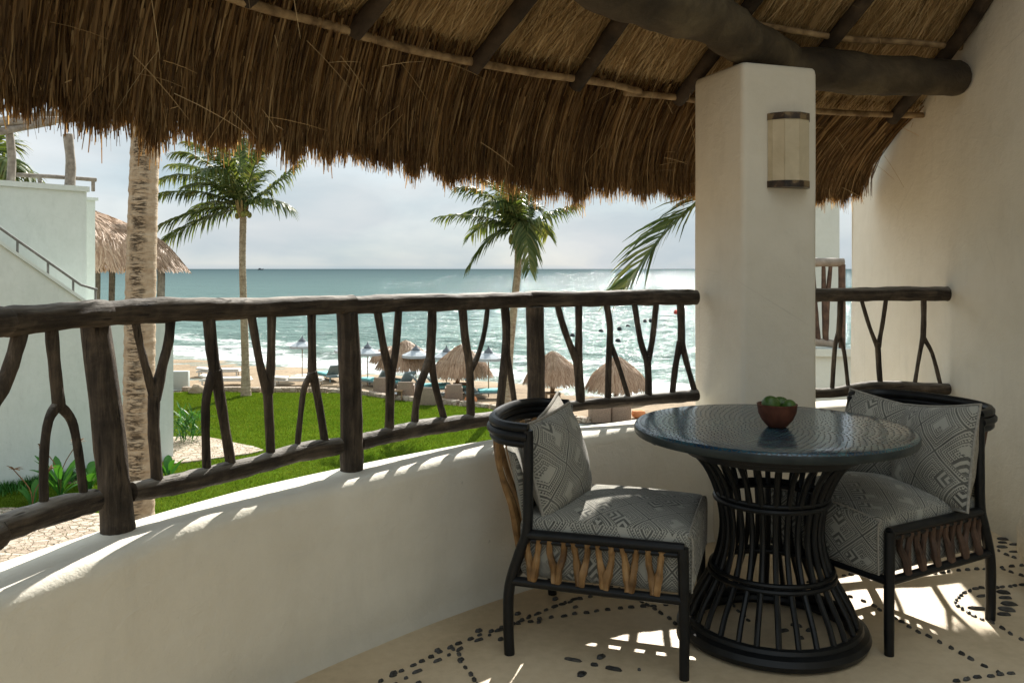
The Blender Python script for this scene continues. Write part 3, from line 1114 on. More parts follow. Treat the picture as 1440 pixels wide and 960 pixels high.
_bal = {
    (P0, P1): [
        ([(30, 462), (18, 505), (2, 548), (-22, 600), (-30, 770)], .028, []),
        ([(72, 462), (77, 515), (83, 572)], .0235, [([(82, 568), (68, 592), (62, 640), (62, 716)], .0165), ([(83, 570), (101, 592), (111, 640), (118, 698)], .0165)]),
        ([(-60, 462), (-52, 600), (-45, 760)], .024, [])],
    (P1, P2): [
        ([(221, 682), (219, 640), (216, 600), (217, 556)], .0255, [([(217, 562), (206, 520), (196, 480), (190, 450)], .0165), ([(217, 562), (229, 512), (237, 480), (240, 446)], .021)]),
        ([(293, 441), (298, 490), (303, 525)], .0285, [([(302, 520), (291, 555), (289, 590), (291, 665)], .0195), ([(303, 520), (312, 575), (325, 655)], .0235)]),
        ([(381, 650), (379, 600), (376, 545)], .0235, [([(376, 550), (365, 510), (353, 440)], .0195), ([(377, 552), (381, 515), (382, 440)], .021)]),
        ([(438, 438), (439, 490), (439, 528)], .0225, [([(439, 524), (428, 545), (423, 580), (417, 640)], .0145), ([(439, 522), (447, 560), (458, 628)], .0205)])],
    (P2, P3): [
        ([(547, 614), (548, 570), (549, 522)], .0275, [([(549, 527), (541, 495), (530, 434)], .0215), ([(549, 527), (556, 495), (561, 432)], .0215)]),
        ([(608, 432), (607, 470), (605, 508)], .0285, [([(606, 502), (591, 540), (585, 570), (583, 604)], .0215), ([(605, 504), (613, 545), (627, 598)], .0205)]),
        ([(650, 431), (654, 475), (660, 515), (662, 598)], .0265, [([(661, 522), (672, 500), (681, 468), (686, 430)], .0155)]),
        ([(710, 430), (712, 478), (706, 540), (701, 592)], .0285, [([(711, 482), (717, 520), (727, 590)], .0195)])],
    (P3, E3): [
        ([(817, 574), (815, 540), (812, 502)], .0335, [([(812, 508), (801, 483), (790, 452), (784, 428)], .0235), ([(813, 508), (814, 470), (814, 428)], .0245)]),
        ([(853, 428), (858, 463), (856, 510), (855, 566)], .0235, [([(858, 484), (868, 508), (885, 563)], .0185)]),
        ([(912, 561), (912, 535), (910, 500)], .0265, [([(910, 506), (901, 480), (892, 426)], .0215), ([(911, 506), (917, 480), (923, 425)], .0215)]),
        ([(957, 426), (958, 455), (958, 484)], .0285, [([(957, 480), (950, 515), (945, 558)], .0225), ([(958, 480), (967, 515), (978, 555)], .0215)])],
}


def baluster(A, B, spec, parent):
    pts, r, brs = spec
    m = MB()
    SEED[0] += 1
    m.tube(smooth_path([on_plane(x, y, A, B) for x, y in pts], 5), [r * .70, r * .66, r * .70], 9, True, .05, SEED[0])
    for bp, br in brs:
        SEED[0] += 1
        m.tube(smooth_path([on_plane(x, y, A, B) for x, y in bp], 5), [br * .92, br * .72, br * .68, br * .72], 8, True, .06, SEED[0])
    return obj('baluster', m, M['post'], parent, angle=70)


for (A, B), specs in _bal.items():
    for sp in specs:
        baluster(A, B, sp, railing)

A4, B4 = (1.40, 4.52), (2.455, 4.78)
rail2 = thing('branch_railing', 'short dark branch railing between the column and the side wall, behind the right chair', 'railing', (1.9, 4.65, SILL), group=rail_grp)
log('top_rail', [on_plane(1120, 416, A4, B4), on_plane(1200, 414, A4, B4), on_plane(1270, 413, A4, B4), on_plane(1333, 413, A4, B4)], [.040, .040, .043, .043], rail2, sub=8)
log('bottom_rail', [on_plane(1120, 553, A4, B4), on_plane(1170, 552, A4, B4), on_plane(1230, 544, A4, B4), on_plane(1333, 547, A4, B4)], [.030, .029, .036, .035], rail2, sub=8)
for sp in [([(1182, 420), (1181, 450), (1179, 476)], .0235, [([(1179, 470), (1174, 490), (1170, 549)], .0175), ([(1180, 472), (1187, 495), (1193, 547)], .0155)]),
           ([(1238, 542), (1236, 515), (1234, 482)], .0225, [([(1234, 488), (1223, 460), (1211, 420)], .0155), ([(1235, 488), (1241, 455), (1246, 420)], .0165)]),
           ([(1299, 420), (1299, 450), (1298, 480)], .0225, [([(1298, 474), (1292, 505), (1286, 542)], .0155), ([(1299, 476), (1311, 497), (1323, 543)], .0155)])]:
    baluster(A4, B4, sp, rail2)

# ------------------------------------------------------------------ thatched roof
R_BAT = 4.92


def under(r):
    return 2.315 - .655 * (r - R_BAT)


def r_eave(a):
    return np.interp(a, [97, 104, 112, 118, 124, 130, 138, 150, 170, 200], [5.62, 5.60, 5.46, 5.23, 5.17, 5.12, 5.07, 5.03, 5.0, 5.0])


_ga = np.arange(97.0, 201.0, 1.0)
_gz = []
for _a in _ga:
    _p = pol(float(r_eave(_a)), _a)
    _px = 720 + F * _p.x / _p.y if _p.y > .3 else -1e4
    _py = np.interp(_px, [-100, 0, 190, 400, 560, 700, 790, 975, 1100, 1190, 1245], [150, 160, 190, 216, 240, 258, 275, 272, 284, 284, 270])
    _gz.append(HC - (_py - 378) / F * _p.y if _px > -200 else 1.80)
_gz = np.array(_gz)
_gz[_ga > 156] = _gz[np.argmin(abs(_ga - 156))]


def z_tip(a):
    return np.interp(a, _ga, _gz)


roof = thing('thatched_roof', 'palm thatch roof on log beams over the terrace with a ragged hanging fringe', 'roof', tuple(pol(4.4, 125, 2.3)))
# solid core of the thatch: underside, outer skin
core = MB()
ca = [98.5 + i * 2.0 for i in range(47)]
rows = []
for a in ca:
    re, zt = float(r_eave(a)), float(z_tip(a))
    lim = 3.75
    sec = []
    for r in (lim, 4.0, 4.4, 4.92):
        sec.append((r, under(r) + .075))
    for t in (.10, .22, .34):
        sec.append((R_BAT + (re - R_BAT) * (1 - (1 - t) ** 1.9) + .06, 2.36 + (zt - 2.36) * t + .03))
    for t in (.34, .15):
        sec.append((R_BAT + (re - R_BAT) * (1 - (1 - t) ** 1.9) + .09 + .10 * (1 - t), 2.36 + (zt - 2.36) * t + .12))
    for r in (4.9, 4.3, lim):
        sec.append((r, under(r) + .45))
    rows.append([tuple(pol(r, a, z)) for r, z in sec])
k = len(rows[0])
for r_ in rows:
    core.v += [(min(x, WALLX - .005), y, z) for x, y, z in r_]
for i in range(len(rows) - 1):
    for j in range(k):
        core.f.append((i * k + j, i * k + (j + 1) % k, (i + 1) * k + (j + 1) % k, (i + 1) * k + j))
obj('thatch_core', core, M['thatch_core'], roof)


def ribbons(P, W, tone):
    """P (n,s,3) centre lines, W (n,s,3) half width vectors -> V, Q, tone"""
    n, s, _ = P.shape
    V = np.empty((n, s, 2, 3), np.float32)
    V[:, :, 0] = P - W
    V[:, :, 1] = P + W
    idx = np.arange(n * s * 2).reshape(n, s, 2)
    Q = np.stack([idx[:, :-1, 0], idx[:, :-1, 1], idx[:, 1:, 1], idx[:, 1:, 0]], -1).reshape(-1, 4)
    T = np.repeat(tone[:, None], s * 2, 1).ravel()
    return V.reshape(-1, 3), Q, T


def polar(r, a, z):
    q = np.radians(a)
    return np.stack([CX + r * np.cos(q), CY + r * np.sin(q), z], -1)


def clump_noise(a, scale, seed):
    rng = np.random.default_rng(seed)
    tab = rng.uniform(-1, 1, 8192)
    x = a * scale
    i = np.floor(x).astype(int) % 8192
    f = x - np.floor(x)
    f = f * f * (3 - 2 * f)
    return tab[i] * (1 - f) + tab[(i + 1) % 8192] * f


def strands(n, kind, seed):
    rng = np.random.default_rng(seed)
    a = rng.uniform(98.6, 168, n)
    sN = 5
    u = np.linspace(0, 1, sN)[None, :]
    if kind == 'under':                       # lies along the underside between the battens
        r0 = rng.uniform(3.95, 4.86, n)
        L = rng.uniform(.3, .62, n)
        r1 = np.minimum(r0 + L * .83, 5.02)
        lift = rng.uniform(0, .055, n)
        r = r0[:, None] + (r1 - r0)[:, None] * u
        z = under(r) + .045 - lift[:, None] * (.2 + .8 * u) + .02 * u ** 2
        da = (rng.normal(0, 1.0, n) - .4)[:, None] * u ** 1.2
        wd = rng.uniform(.0016, .0042, n)
        tone = np.clip(rng.beta(2.2, 1.9, n) * .9 + .12, 0, 1)
    else:                                     # falls from the lowest batten to the ragged tip
        re, zt = r_eave(a), z_tip(a)
        big = clump_noise(a, 1.7, 5)
        mid = clump_noise(a, 5.5, 6)
        fin_ = clump_noise(a, 16.0, 8)
        depth = rng.uniform(0, 1, n)          # 0 inner face, 1 outer face
        t1 = .965 + .05 * big + .08 * mid + .095 * fin_ + rng.normal(0, .035, n) - np.minimum(rng.exponential(.11, n), .5)
        if kind == 'fringe':
            t0 = np.where(rng.random(n) < .5, rng.uniform(.0, .3, n), rng.uniform(.2, .55, n))
        else:
            t0 = rng.uniform(.45, .8, n)
        t = t0[:, None] + (t1 - t0)[:, None] * u
        tt = np.clip(t, -.3, 1.3)
        bow = np.clip(tt, 0, 1)
        r = R_BAT + (re - R_BAT)[:, None] * np.where(tt < 0, tt * 1.6, 1 - (1 - np.clip(tt, 0, 1)) ** 1.9) + (depth[:, None] - .3) * (.15 - .11 * bow)
        z = 2.335 + (zt - 2.335)[:, None] * (tt ** 1.0) + depth[:, None] * .12 * (1 - bow)
        conv = (clump_noise(a, 16.0, 8 + 30) * .45 + clump_noise(a, 5.5, 77) * .5)
        da = ((conv + rng.normal(0, .35, n)) * (t1 - t0))[:, None] * u ** 1.4
        wd = rng.uniform(.0017, .0046, n)
        tone = np.clip(rng.beta(2.0, 2.2, n) * .95 + .10 * clump_noise(a, 5.5, 61) + .02, 0, 1)
    ang = a[:, None] + da
    P = polar(r, ang, z)
    P += rng.normal(0, .0022, P.shape)
    T = P[:, -1] - P[:, 0]
    T /= np.linalg.norm(T, axis=1, keepdims=True)
    rnd = rng.normal(0, 1, T.shape)
    W = np.cross(T, rnd)
    W /= np.linalg.norm(W, axis=1, keepdims=True)
    taper = np.array([1, 1, .95, .8, .35])[None, :, None]
    W = W[:, None, :] * wd[:, None, None] * taper
    keep = P[:, :, 0].max(1) < WALLX + .01
    return ribbons(P[keep], W[keep], tone[keep])


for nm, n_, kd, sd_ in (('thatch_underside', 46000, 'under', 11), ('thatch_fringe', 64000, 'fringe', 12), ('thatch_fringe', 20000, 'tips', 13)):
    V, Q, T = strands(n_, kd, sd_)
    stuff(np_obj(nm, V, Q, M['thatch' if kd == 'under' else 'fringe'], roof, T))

# loose straws sticking out at odd angles
rng = np.random.default_rng(21)
n_ = 150
a = rng.uniform(99, 166, n_)
f = rng.uniform(-.5, .85, n_)
re, zt = r_eave(a), z_tip(a)
r = np.where(f < 0, R_BAT + f * 1.2, R_BAT + (re - R_BAT) * f) - .02
z = np.where(f < 0, under(r) - .02, 2.31 + (zt - 2.31) * f - .01)
P0_ = polar(r, a, z)
dirs = rng.normal(0, 1, (n_, 3)) * np.array([.8, .5, .55]) + np.array([0, 0, -.55])
dirs /= np.linalg.norm(dirs, axis=1, keepdims=True)
L = rng.uniform(.06, .26, n_)
u = np.linspace(0, 1, 4)
P = P0_[:, None] + dirs[:, None] * (L[:, None] * u)[:, :, None] + np.array([0, 0, -1])[None, None] * ((L * .12)[:, None] * u ** 2)[:, :, None]
W = np.cross(dirs, rng.normal(0, 1, (n_, 3)))
W /= np.linalg.norm(W, axis=1, keepdims=True)
W = W[:, None] * np.array([.0014, .0014, .0012, .0006])[None, :, None]
V, Q, T = ribbons(P, np.broadcast_to(W, P.shape), rng.uniform(.35, 1, n_))
stuff(np_obj('loose_straw', V, Q, M['thatch'], roof, T))


# battens (peeled poles) running round the eave
def batten(r, z, a0, a1, rad, seed):
    rr = random.Random(seed)
    pts = []
    a = a0
    while a > a1:
        pts.append(pol(r + rr.gauss(0, .006), a, z + rr.gauss(0, .008)))
        a -= 4.5
    pts.append(pol(r, a1, z))
    pts = [Vector((min(p.x, WALLX - .01), p.y, p.z)) for p in pts]
    return obj('batten', MB().tube(smooth_path(pts, 4), rad, 9, True, .10, seed), M['batten'], roof, angle=70)


batten(R_BAT + .005, 2.262, 160, 121, .019, 1)
batten(R_BAT + .01, 2.256, 122, 98.9, .018, 2)
batten(4.50, 2.555, 158, 99.4, .017, 3)
batten(4.08, 2.83, 158, 100.0, .018, 4)


def ang_for_px(px, r):
    lo, hi = 98.0, 175.0
    for _ in range(50):
        m = (lo + hi) / 2
        p = pol(r, m)
        if 720 + F * p.x / p.y > px:
            lo = m
        else:
            hi = m
    return (lo + hi) / 2


for i, (px, r1, drop) in enumerate(((655, 5.0, .085), (800, 5.0, .08), (485, 4.98, .08), (945, 5.0, .085), (1083, 5.0, .08), (1246, 5.02, .085), (330, 4.98, .08), (150, 4.98, .08))):
    a = ang_for_px(px, r1)
    tw = R.uniform(-.8, .8)
    p0 = pol(3.5, a + tw * 2 - .6, under(3.5) - .03)
    p1 = pol(4.3, a + tw, under(4.3) - drop * .7)
    r1 -= .05
    p2 = pol(r1, a, under(r1) - drop + .03)
    if p0.x > WALLX - .06:
        p0.x = WALLX - .06
    obj('rafter', MB().tube(smooth_path([p0, p1, p2], 8), [.041, .039, .038, .036], 10, True, .07, 40 + i), M['rafter'], roof, angle=60)

# main logs on the column
b0 = Vector((1.32, 4.38, 2.43))
obj('beam', MB().tube(smooth_path([b0 + Vector((.1, .06, 0)), Vector((1.12, 4.12, 2.445)), Vector((.90, 3.85, 2.475)), Vector((.70, 3.62, 2.47)), Vector((.42, 3.34, 2.475)), Vector((.12, 3.03, 2.51)), Vector((-.3, 2.6, 2.52)), Vector((-.75, 2.1, 2.50)), Vector((-1.1, 1.5, 2.45))], 8),
                   [.10, .112, .114, .138, .146, .152, .15, .14, .14], 18, True, .05, 71), M['beam'], roof, angle=60)
obj('beam', MB().tube(smooth_path([Vector((1.18, 4.40, 2.385)), Vector((1.55, 4.46, 2.39)), Vector((1.9, 4.52, 2.37)), Vector((2.2, 4.58, 2.375)), Vector((2.425, 4.62, 2.375))], 7),
                   [.10, .112, .108, .100, .092], 16, True, .05, 72), M['beam'], roof, angle=60)

# ------------------------------------------------------------------ table
TX, TY = .957, 3.15
table = thing('round_table', 'round dining table with blue mosaic top on a black rattan hourglass base', 'table', (TX, TY, 0))
table.scale = (1, 1, 1.0225)
top = MB().lathe([(.0001, .752), (.25, .752), (.40, .752), (.484, .752), (.494, .750), (.4995, .744)], 72)
obj('table_top', top, M['mosaic'], table, local=True, angle=50)
edge = MB().lathe([(.4995, .744), (.501, .738), (.501, .724), (.497, .718), (.36, .718)], 72)
obj('table_edge', edge, M['table_edge'], table, local=True, angle=50)
ap = MB().lathe([(.36, .719), (.352, .694), (.335, .688), (.332, .672), (.315, .668), (.312, .652), (.285, .650), (.27, .652)], 56)
obj('apron', ap, M['black'], table, local=True, angle=30)
gl = MB().box((-.42, -.08, .709), (.07, .05, .016), .2)
obj('fixing_clip', gl, M['black'], table, local=True)
profile = [(.302, .05), (.275, .12), (.235, .19), (.205, .25), (.182, .33), (.176, .40), (.186, .47), (.208, .54), (.245, .61), (.296, .665)]


def ring_tube(r, z, rad, n=48):
    m = MB()
    path = [Vector((r * math.cos(2 * math.pi * i / n), r * math.sin(2 * math.pi * i / n), z)) for i in range(n)]
    vs, fs = [], []
    k = 8
    for i, p in enumerate(path):
        rd = Vector((p.x, p.y, 0)).normalized()
        for j in range(k):
            q = 2 * math.pi * j / k
            vs.append(p + rd * math.cos(q) * rad + UP * math.sin(q) * rad)
    for i in range(n):
        for j in range(k):
            i2, j2 = (i + 1) % n, (j + 1) % k
            fs.append((i * k + j, i2 * k + j, i2 * k + j2, i * k + j2))
    return m.add(vs, fs)


NS = 28
sl = MB().tube(smooth_path([Vector((r, 0, z)) for r, z in profile], 3), .0105, 8, True)
first = obj('slat', sl, M['black'], table, local=True)
for i in range(1, NS):
    o = first.copy()
    COL.objects.link(o)
    o.parent = table
    o.rotation_euler = (0, 0, 2 * math.pi * i / NS + R.gauss(0, .012))
for r, z, rad in ((.222, .226, .010), (.217, .245, .009), (.202, .490, .010), (.199, .508, .008), (.176, .49, .008), (.198, .235, .008)):
    obj('binding_ring', ring_tube(r, z, rad), M['black'], table, local=True)
for r, z, rad in ((.302, .056, .017), (.318, .028, .026), (.292, .020, .019)):
    obj('base_ring', ring_tube(r, z, rad), M['black'], table, local=True)

# bowl of limes
BC = Vector((.966, 3.11, .769))
bowl = thing('clay_bowl', 'small red-brown clay bowl on the blue mosaic table', 'bowl', tuple(BC))
obj('bowl_body', MB().lathe([(.0001, .004), (.030, .0), (.036, .004), (.055, .026), (.067, .052), (.071, .078), (.0725, .084), (.0695, .085), (.066, .078), (.060, .052), (.045, .026), (.0001, .012)], 36), M['clay'], bowl, local=True, angle=60)
for (dx, dy, dz, s, lb) in ((-.026, -.014, .072, .032, 'bright green lime at the left in the clay bowl, highest of the three'), (.018, .02, .066, .030, 'dark green lime half hidden behind the other two in the bowl'), (.036, -.020, .062, .029, 'dull olive lime at the right rim of the clay bowl')):
    lo = obj('lime', MB().ball((0, 0, 0), (s * 1.12, s, s * .96), 20, 14), M['lime'], loc=None)
    lo.location = BC + Vector((dx, dy, dz + .012))
    lo.rotation_euler = (R.random(), R.random() * .4, R.random() * 6)
    tag(lo, lb, 'lime', 'limes in the bowl')


# ------------------------------------------------------------------ chairs
def box_uv(o, k=1.0):
    me = o.data
    uvl = me.uv_layers.new(name='UVMap')
    for p in me.polygons:
        nx, ny_, nz_ = [abs(c) for c in p.normal]
        for li in p.loop_indices:
            v = me.vertices[me.loops[li].vertex_index].co
            if nz_ >= max(nx, ny_) * .95:
                uv = (v.x + .08, v.y)
            elif ny_ > nx:
                uv = (v.x + .08, v.z + (v.y if v.y > 0 else -v.y) * .6)
            else:
                uv = (v.z + abs(v.x) * .6, v.y)
            uvl.data[li].uv = (uv[0] * k, uv[1] * k)


def soft_box(x0, x1, y0, y1, z0, z1, r, dome=.02, nx=22, ny=22):
    """upholstered block: rounded edges, domed top"""
    m = MB()
    cx, cy, cz = (x0 + x1) / 2, (y0 + y1) / 2, (z0 + z1) / 2
    hx, hy, hz = (x1 - x0) / 2, (y1 - y0) / 2, (z1 - z0) / 2
    N = 16
    faces = [((1, 0, 0), (0, 1, 0), (0, 0, 1)), ((-1, 0, 0), (0, -1, 0), (0, 0, 1)), ((0, 1, 0), (-1, 0, 0), (0, 0, 1)), ((0, -1, 0), (1, 0, 0), (0, 0, 1)), ((0, 0, 1), (1, 0, 0), (0, 1, 0)), ((0, 0, -1), (1, 0, 0), (0, -1, 0))]
    H = Vector((hx, hy, hz))
    for nrm, ua, va in faces:
        nrm, ua, va = Vector(nrm), Vector(ua), Vector(va)
        vs, fs = [], []
        for i in range(N + 1):
            for j in range(N + 1):
                s_, t_ = -math.cos(math.pi * i / N), -math.cos(math.pi * j / N)
                p = nrm + ua * s_ + va * t_
                q = Vector((p.x * hx, p.y * hy, p.z * hz))
                inn = Vector([max(-(H[k_] - r), min(H[k_] - r, q[k_])) for k_ in range(3)])
                d = q - inn
                if d.length > 1e-9:
                    q = inn + d.normalized() * r
                if q.z > 0:
                    q.z += dome * (1 - (q.x / hx) ** 2) * (1 - (q.y / hy) ** 2) * (q.z / hz)
                vs.append((cx + q.x, cy + q.y, cz + q.z))
        for i in range(N):
            for j in range(N):
                b = i * (N + 1) + j
                fs.append((b, b + N + 1, b + N + 2, b + 1))
        m.add(vs, fs)
    return m


def make_chair(label, loc, rot, twig):
    t = thing('rattan_chair', label, 'chair', loc, rot, 'rattan chairs at the round table')
    for s in (-1, 1):
        y = .288 * s
        obj('front_leg', MB().tube(smooth_path([(.302, y, 0), (.302, y, .2), (.298, y, .43)], 4), [.0165, .018, .019], 10, True), M['black'], t, local=True)
        obj('back_leg', MB().tube(smooth_path([(-.300, y, 0), (-.304, y, .10), (-.300, y, .235), (-.262, y, .36), (-.236, y, .44), (-.232, y, .6), (-.232, y, .785)], 5), [.0185, .0185, .019, .019, .0185, .018, .018], 10, True), M['black'], t, local=True)
        obj('side_rail', MB().tube(smooth_path([(-.238, y, .425), (0, y, .427), (.302, y, .428)], 4), .0175, 10).tube(smooth_path([(-.22, y * .985, .404), (.29, y * .985, .404)], 4), .011, 8), M['black'], t, local=True)
        obj('side_rail', MB().tube(smooth_path([(-.298, y, .258), (0, y, .257), (.302, y, .257)], 4), .0165, 10), M['black'], t, local=True)
        for i in range(6):
            xb = -.215 + i * .0845
            for q in (-1, 1):
                rr = random.Random(i * 7 + q + s * 50)
                xt = xb + q * (.024 + rr.uniform(-.003, .004))
                pts = [(xt, y, .412), (xt - q * .004 + rr.gauss(0, .003), y - .006 * s, .365), (xb + q * .011, y + .005 * s * q, .315), (xb + q * .004, y + .008 * s, .268)]
                obj('twig', MB().tube(smooth_path(pts, 4), [.0118, .0108, .0142, .0130], 7, True, .13, rr.randint(1, 999)), twig, t, local=True)
    obj('front_rail', MB().tube([(.302, -.288, .257), (.302, .288, .257)], .0165, 10), M['black'], t, local=True)
    obj('back_rail', MB().tube([(-.298, -.288, .258), (-.298, .288, .258)], .0165, 10), M['black'], t, local=True)

    def bow(off, z, dr=0.0, n=22):
        pts = []
        for i in range(n + 1):
            q = math.pi * i / n
            x = -.232 - (.185 + off) * math.sin(q) ** .62
            y = -(.288 + off * .8) * math.copysign(abs(math.cos(q)) ** .85, math.cos(q))
            pts.append(Vector((x, y, z + .012 * math.sin(q))))
        return pts
    tr = MB()
    tr.tube(bow(0, .790), .0185, 9)
    tr.tube(bow(.010, .762), .0165, 9)
    tr.tube(bow(.002, .736), .0145, 9)
    obj('top_rail', tr, M['black'], t, local=True)
    # sticks of the back, gathered in pairs towards the floor
    for i, yy in enumerate((-.235, -.165, -.075, .0, .075, .165, .235)):
        q = math.acos(max(-1, min(1, -yy / .288)))
        xt = -.232 - .178 * math.sin(q) ** .62
        yb = yy * .62
        rr = random.Random(300 + i)
        dep = .178 * math.sin(q) ** .62
        pts = [(xt - .004, yy, .735), (-.243 - dep * .86, yy * .96 + rr.gauss(0, .006), .62), (-.247 - dep * .52, yy * .84 + rr.gauss(0, .006), .46), (-.300, yb, .25)]
        obj('back_stick', MB().tube(smooth_path(pts, 5), [.0115, .0105, .0125, .0130], 8, True, .12, 60 + i), twig if twig == M['twig'] else M['twig_dark'], t, local=True)
    seat = obj('seat', soft_box(-.275, .33, -.268, .268, .262, .475, .035, .04), M['fabric'], t, local=True, angle=0)
    box_uv(seat)
    pts = [(.324, -.262, .275), (.326, -.262, .44), (.314, -.255, .462), (.318, -.12, .481), (.32, 0, .485), (.318, .12, .481), (.314, .255, .462), (.326, .262, .44), (.324, .262, .275)]
    obj('piping', MB().tube(smooth_path(pts, 5), .0038, 6), M['fabric_plain'], seat, local=True)
    # upholstered inner back
    bp = MB()
    nb, nh = 26, 10
    for sgn in (0, 1):
        for i in range(nb + 1):
            q = math.pi * (.09 + .82 * i / nb)
            for j in range(nh + 1):
                h = j / nh
                z = .43 + .265 * h
                ins = (.030 + (.045 * math.sin(math.pi * min(1, h * .85 + .12)) if sgn else 0.0))
                x = -.228 - (.172 - ins) * (.42 + .58 * h) * math.sin(q) ** .62
                y = -(.288 - ins * .8) * math.cos(q)
                bp.v.append((x, y, z))
    o1 = (nb + 1) * (nh + 1)
    for i in range(nb):
        for j in range(nh):
            b = i * (nh + 1) + j
            bp.f.append((b, b + nh + 1, b + nh + 2, b + 1))
            bp.f.append((o1 + b, o1 + b + 1, o1 + b + nh + 2, o1 + b + nh + 1))
    for i in range(nb):
        b = i * (nh + 1) + nh
        bp.f.append((b, b + nh + 1, o1 + b + nh + 1, o1 + b))
    for j in range(nh):
        for b in (j, nb * (nh + 1) + j):
            bp.f.append((b, b + 1, o1 + b + 1, o1 + b))
    bo = obj('back_pad', bp, M['fabric'], t, local=True, angle=0)
    uvl = bo.data.uv_layers.new(name='UVMap')
    for p in bo.data.polygons:
        for li in p.loop_indices:
            vi = bo.data.loops[li].vertex_index % o1
            uvl.data[li].uv = ((vi % (nh + 1)) / nh * .28, (vi // (nh + 1)) / nb * .85)
    return t


chair_a = make_chair('black rattan chair with tan twig sides left of the table, its seat sunlit', (.365, 3.163, 0), math.radians(-17.8), M['twig'])
chair_b = make_chair('black rattan chair with dark brown twig sides right of the table, beside the side wall', (1.43, 3.372, 0), math.radians(-149.9), M['twig_dark'])


def pillow(label, chair, lx, ly, lz, rx, ry, rz, w=.44, h=.44, th=.15, front='fabric'):
    """throw pillow, its own plane YZ, front +X; placed in the chair's frame"""
    N = 24
    m = MB()
    for sgn in (1, -1):
        for i in range(N + 1):
            for j in range(N + 1):
                u, v = -1 + 2 * i / N, -1 + 2 * j / N
                th_ = (max(0, 1 - abs(u) ** 2.1) * max(0, 1 - abs(v) ** 2.1)) ** .58
                pin = 1 - .05 * (1 - abs(u) ** 2 * 1.0) * abs(v) ** 3
                pin2 = 1 - .05 * (1 - abs(v) ** 2 * 1.0) * abs(u) ** 3
                x = sgn * th / 2 * th_ + .004 * math.sin(u * 7 + v * 3) * th_ + .003 * math.sin(v * 11 - u * 5) * th_
                m.v.append((x, u * w / 2 * pin2, v * h / 2 * pin))
    o1 = (N + 1) ** 2
    for i in range(N):
        for j in range(N):
            b = i * (N + 1) + j
            m.f.append((b, b + N + 1, b + N + 2, b + 1))
            m.f.append((o1 + b, o1 + b + 1, o1 + b + N + 2, o1 + b + N + 1))
    root = thing('throw_pillow', label, 'pillow', (0, 0, 0), 0, 'patterned throw pillows on the chairs')
    cov = obj('cover', m, M[front], root, local=True, angle=0)
    uvl = cov.data.uv_layers.new(name='UVMap')
    for p in cov.data.polygons:
        for li in p.loop_indices:
            v = cov.data.vertices[cov.data.loops[li].vertex_index].co
            uvl.data[li].uv = (v.y + .07, v.z + .1)
    cov.data.materials.append(M['fabric_plain'])
    for p in cov.data.polygons:
        if p.index % 2 == 1:
            p.material_index = 1
    rim = []
    for k_ in range(4 * 14):
        s_, e = divmod(k_, 14)
        q = -1 + 2 * e / 14
        u, v = ((q, -1), (1, q), (-q, 1), (-1, -q))[s_]
        pin = 1 - .05 * (1 - abs(u) ** 2) * abs(v) ** 3
        pin2 = 1 - .05 * (1 - abs(v) ** 2) * abs(u) ** 3
        rim.append(Vector((0, u * w / 2 * pin2 * 1.01, v * h / 2 * pin * 1.01)))
    rim.append(rim[0])
    obj('piping', MB().tube(rim, .0055, 6, False), M['fabric_plain'], cov, local=True)
    base = Matrix.Translation(chair.location) @ Matrix.Rotation(chair.rotation_euler.z, 4, 'Z')
    loc = Matrix.Translation((lx, ly, lz)) @ Matrix.Rotation(rz, 4, 'Z') @ Matrix.Rotation(ry, 4, 'Y') @ Matrix.Rotation(rx, 4, 'X')
    mw = base @ loc
    root.location = mw.to_translation()
    root.rotation_euler = mw.to_euler()
    return root


D = math.radians
pillow('plain taupe pillow peeping out behind the patterned one in the left chair', chair_a, -.225, .10, .650, D(7), D(-12), D(2), .37, .34, .13, 'fabric_plain')
pillow('patterned bulging pillow leaning on the back of the left chair', chair_a, -.185, -.065, .635, D(6), D(-14), D(-16), .37, .35, .17)
pillow('grey patterned pillow at the far side of the right chair, nearest the column', chair_b, -.235, -.125, .615, D(-8), D(-14), D(12), .40, .36, .19)
pillow('large grey patterned pillow leaning on the right chair back by the wall', chair_b, -.185, .13, .615, D(9), D(-17), D(-16), .40, .40, .21)

# cream bench end at the picture's right edge
bench = thing('upholstered_bench', 'cream upholstered bench end with rounded edge close to the side wall', 'bench', (2.2, 3.42, 0))
obj('bench_base', MB().box((2.29, 3.40, .05), (.26, .34, .10), 0, .02), M['cream_cloth'], bench)
obj('bench_cushion', MB().box((2.285, 3.40, .22), (.36, .42, .25), 0, .07), M['cream_cloth'], bench)

# ------------------------------------------------------------------ land and sea
NX, NY = .506, .862              # unit vector seaward


def shore_d(x, y):
    return x * NX + y * NY - 37.1


def ground_z(x, y):
    d = shore_d(x, y)
    z = np.where(d < -2.0, GZ, GZ - (d + 2.0) * .055)
    return np.maximum(z, -12.0)


gx = np.concatenate([[-3000, -800, -250], np.linspace(-120, 120, 161), [250, 800, 3000]])
gy = np.concatenate([[-3000, -600, -120, -40], np.linspace(-10, 70, 110), [90, 120, 180]])
X, Y = np.meshgrid(gx, gy)
dn = NP.normal(0, 1, X.shape)
sm = (dn + np.roll(dn, 1, 0) + np.roll(dn, 1, 1) + np.roll(dn, -1, 0) + np.roll(dn, -1, 1)) / 5
und = np.where((shore_d(X, Y) > -13) & (shore_d(X, Y) < 2) & (abs(X) < 110), sm * .06, 0)
Z = ground_z(X, Y) + und - .02
V = np.stack([X, Y, Z], -1).reshape(-1, 3)
ny_, nx_ = X.shape
ii = np.arange(ny_ * nx_).reshape(ny_, nx_)
Q = np.stack([ii[:-1, :-1], ii[:-1, 1:], ii[1:, 1:], ii[1:, :-1]], -1).reshape(-1, 4)
struct(np_obj('beach', V, Q, M['sand'], smooth=True))

